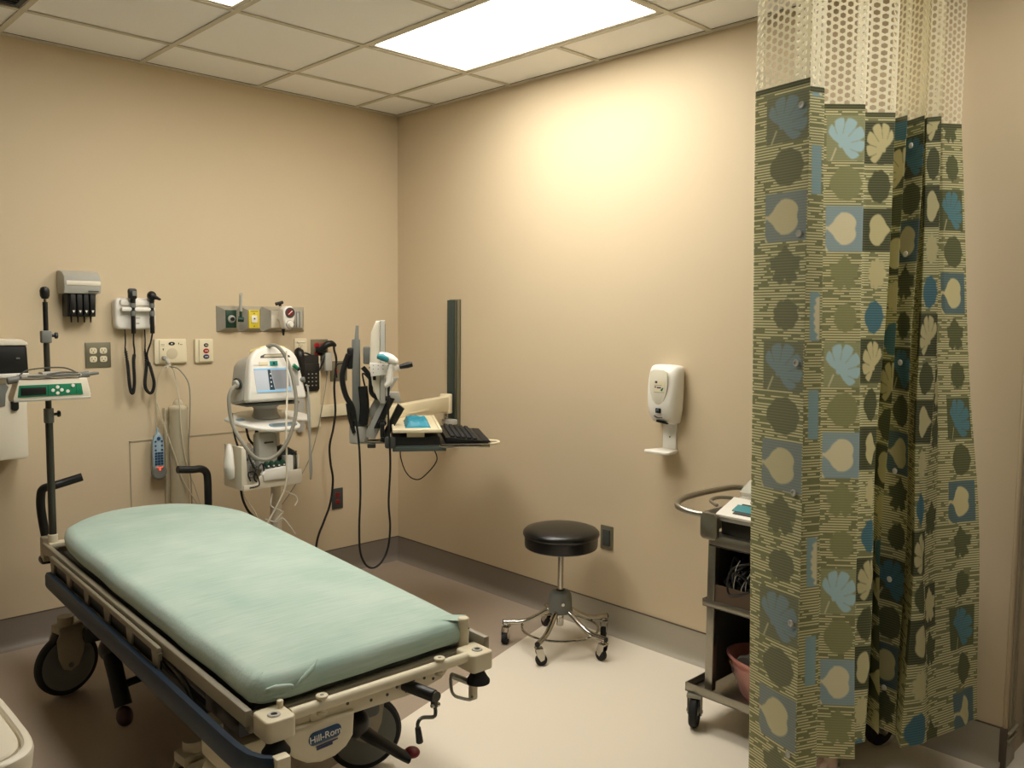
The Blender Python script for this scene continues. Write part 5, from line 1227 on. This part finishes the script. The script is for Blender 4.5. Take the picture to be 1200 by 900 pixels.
def curtain_material():
    m = bpy.data.materials.new('leaf_print_cloth'); m.use_nodes = True; nt = m.node_tree; N = nt.nodes; K = nt.links.new
    b = N['Principled BSDF']; b.inputs['Roughness'].default_value = .8; out = N['Material Output']
    ac = N.new('ShaderNodeAttribute'); ac.attribute_name = 'pcol'; as_ = N.new('ShaderNodeAttribute'); as_.attribute_name = 'pstripe'
    uv = N.new('ShaderNodeUVMap'); uv.uv_map = 'UVMap'; sp = N.new('ShaderNodeSeparateXYZ'); K(uv.outputs[0], sp.inputs[0])
    def mth(op, a, bb=None, c=None):
        n = N.new('ShaderNodeMath'); n.operation = op
        for k, x in enumerate((a, bb, c)):
            if x is None: continue
            if isinstance(x, (int, float)): n.inputs[k].default_value = x
            else: K(x, n.inputs[k])
        return n.outputs[0]
    p = .0078; vv = mth('DIVIDE', sp.outputs['Y'], p); fl = mth('FLOOR', vv); fr = mth('FRACT', vv)
    line = mth('GREATER_THAN', fr, .50)
    # broken dashes: white noise per (row, short run of u)
    cm = N.new('ShaderNodeCombineXYZ'); K(mth('MULTIPLY', sp.outputs['X'], 20.), cm.inputs[0]); K(mth('MULTIPLY', fl, 7.31), cm.inputs[1])
    nz = N.new('ShaderNodeTexNoise'); nz.inputs['Scale'].default_value = 1.; nz.inputs['Detail'].default_value = 0; K(cm.outputs[0], nz.inputs['Vector'])
    keep = mth('GREATER_THAN', nz.outputs['Fac'], .40)
    fac = mth('MULTIPLY', mth('MULTIPLY', line, keep), as_.outputs['Fac'])
    thin = mth('MULTIPLY', mth('MULTIPLY', line, mth('SUBTRACT', 1., as_.outputs['Fac'])), .10)
    mx = N.new('ShaderNodeMix'); mx.data_type = 'RGBA'; K(mth('ADD', fac, thin), mx.inputs['Factor']); K(ac.outputs['Color'], mx.inputs['A']); mx.inputs['B'].default_value = (*lin((228,222,176)), 1)
    K(mx.outputs['Result'], b.inputs['Base Color'])
    tr = N.new('ShaderNodeBsdfTranslucent'); K(mx.outputs['Result'], tr.inputs['Color'])
    ms = N.new('ShaderNodeMixShader'); ms.inputs[0].default_value = .30; K(b.outputs[0], ms.inputs[1]); K(tr.outputs[0], ms.inputs[2]); K(ms.outputs[0], out.inputs['Surface'])
    return m
def mesh_material():
    m = bpy.data.materials.new('cream_hex_mesh'); m.use_nodes = True; nt = m.node_tree; N = nt.nodes; K = nt.links.new
    b = N['Principled BSDF']; b.inputs['Roughness'].default_value = .8; b.inputs['Base Color'].default_value = (*lin((250,244,218)), 1); out = N['Material Output']
    uv = N.new('ShaderNodeUVMap'); uv.uv_map = 'UVMap'; sp = N.new('ShaderNodeSeparateXYZ'); K(uv.outputs[0], sp.inputs[0])
    def mth(op, a, bb=None):
        n = N.new('ShaderNodeMath'); n.operation = op
        for k, x in enumerate((a, bb)):
            if x is None: continue
            if isinstance(x, (int, float)): n.inputs[k].default_value = x
            else: K(x, n.inputs[k])
        return n.outputs[0]
    px_, py_ = .0205, .0225
    cx = mth('DIVIDE', sp.outputs['X'], px_); col = mth('FLOOR', cx); par_ = mth('MULTIPLY', mth('MODULO', col, 2.), .5)
    cy = mth('ADD', mth('DIVIDE', sp.outputs['Y'], py_), par_)
    x = mth('ABSOLUTE', mth('SUBTRACT', mth('FRACT', cx), .5)); y = mth('ABSOLUTE', mth('SUBTRACT', mth('FRACT', cy), .5))
    d = mth('MAXIMUM', mth('MULTIPLY', x, 1.0), mth('ADD', mth('MULTIPLY', x, .45), mth('MULTIPLY', y, .95)))
    hole = mth('LESS_THAN', d, .365)
    tp = N.new('ShaderNodeBsdfTransparent'); tr = N.new('ShaderNodeBsdfTranslucent'); tr.inputs['Color'].default_value = (*lin((250,244,218)), 1)
    m1 = N.new('ShaderNodeMixShader'); m1.inputs[0].default_value = .42; K(b.outputs[0], m1.inputs[1]); K(tr.outputs[0], m1.inputs[2])
    m2 = N.new('ShaderNodeMixShader'); K(hole, m2.inputs[0]); K(m1.outputs[0], m2.inputs[1]); K(tp.outputs[0], m2.inputs[2]); K(m2.outputs[0], out.inputs['Surface'])
    return m
nv = 700; zs = np.linspace(ZT, ZB, nv); fr = (ZT-zs)/(ZT-ZB)
fab, zz = grid_mesh('fabric', zs, fr, [curtain_material()], CUR, wob=.028, col=True)
col = 0; stp = 0; du = np.gradient(ut); dz = (ZT-ZB)/(nv-1)
for a_ in (-.4, -.13, .13, .4):
    for b_ in (-.4, -.13, .13, .4):
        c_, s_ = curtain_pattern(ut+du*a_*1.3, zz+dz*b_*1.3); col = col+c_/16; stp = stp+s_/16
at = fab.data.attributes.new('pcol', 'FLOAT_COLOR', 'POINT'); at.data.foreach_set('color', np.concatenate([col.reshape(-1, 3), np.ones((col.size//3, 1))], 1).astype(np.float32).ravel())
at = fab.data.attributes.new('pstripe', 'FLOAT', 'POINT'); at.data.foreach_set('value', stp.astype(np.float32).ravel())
fab['label'] = 'green cloth printed with leaves, squares and fine stripes'
zs2 = np.linspace(2.69, ZT-.012, 24); fm, _ = grid_mesh('mesh_panel', zs2, np.zeros(24), [mesh_material()], CUR)
fm['label'] = 'cream honeycomb mesh top'
# hem tape at the joint of mesh and fabric, snaps, carriers
def on_cloth(i, f, z, off=.004):
    fr_ = (ZT-z)/(ZT-ZB); fr_ = max(0, fr_)
    a = Vector((*TOP[i], 0)).lerp(Vector((*BOT[i], 0)), fr_); c = Vector((*TOP[i+1], 0)).lerp(Vector((*BOT[i+1], 0)), fr_)
    p = a.lerp(c, f); d = (c-a).normalized(); n_ = Vector((d.y, -d.x, 0))
    if n_.dot(Vector((-3.17, -4.3, 0))-p) < 0: n_ = -n_
    return Vector((p.x, p.y, z))+n_*off, n_
for k in range(6):
    p, n_ = on_cloth(1, .86, 2.118-k*.352); mb = MB().lathe([(.0045, 0), (.009, 0), (.0098, .002), (.0085, .0035), (.005, .0032), (.0045, .0015), (0, .0015)], p, 20, n_); mb.build('snap_button', ['lgrey'], CUR)
for k in range(6):
    p, n_ = on_cloth(13, .62, 2.10-k*.352, .012); mb = MB().lathe([(0, 0), (.0095, 0), (.0095, .002), (.006, .004), (0, .004)], p, 20, n_); mb.build('snap_button', ['white'], CUR)
t = thing('curtain_track', 'ceiling curtain track above the bunched privacy curtain', 'curtain track', (0, 0, H))
MB().bx(-3.4, -.02, -3.12, -3.09, -.03, -.001, .003).build('rail', ['offwhite'], t)
for k in range(0, len(TOP), 2):
    MB().cyl((TOP[k][0], TOP[k][1], -.055), (TOP[k][0], -3.105 if abs(TOP[k][1]+3.105) < .16 else TOP[k][1], -.025), .003, n=8).build('carrier_hook', ['chrome'], t)

# ---------------------------------------------------------------- camera and render look
cam = bpy.data.cameras.new('camera'); cam.sensor_width = 36; cam.lens = 997.174/1200*36; cam.clip_start = .05
co = bpy.data.objects.new('camera', cam); COL.objects.link(co); S.camera = co
yaw, pitch, roll = 0.769527605, 0.0785608869, 0.00929823379
f = Vector((math.sin(yaw)*math.cos(pitch), math.cos(yaw)*math.cos(pitch), -math.sin(pitch))); r0 = Vector((math.cos(yaw), -math.sin(yaw), 0)); u0 = r0.cross(f)
r1 = r0*math.cos(roll)+u0*math.sin(roll); u1 = -r0*math.sin(roll)+u0*math.cos(roll)
Mt = Matrix.Identity(4)
for k in range(3): Mt[k][0], Mt[k][1], Mt[k][2] = r1[k], u1[k], -f[k]
Mt.translation = Vector((-3.17420392, -4.29961613, 1.53193458)); co.matrix_world = Mt
w = bpy.data.worlds.new('world'); S.world = w; w.use_nodes = True; w.node_tree.nodes['Background'].inputs[0].default_value = (.5, .45, .36, 1); w.node_tree.nodes['Background'].inputs[1].default_value = .05
S.view_settings.view_transform = 'Standard'; S.view_settings.look = 'None'; S.view_settings.gamma = 1; S.view_settings.use_curve_mapping = False
S.view_settings.exposure = .22
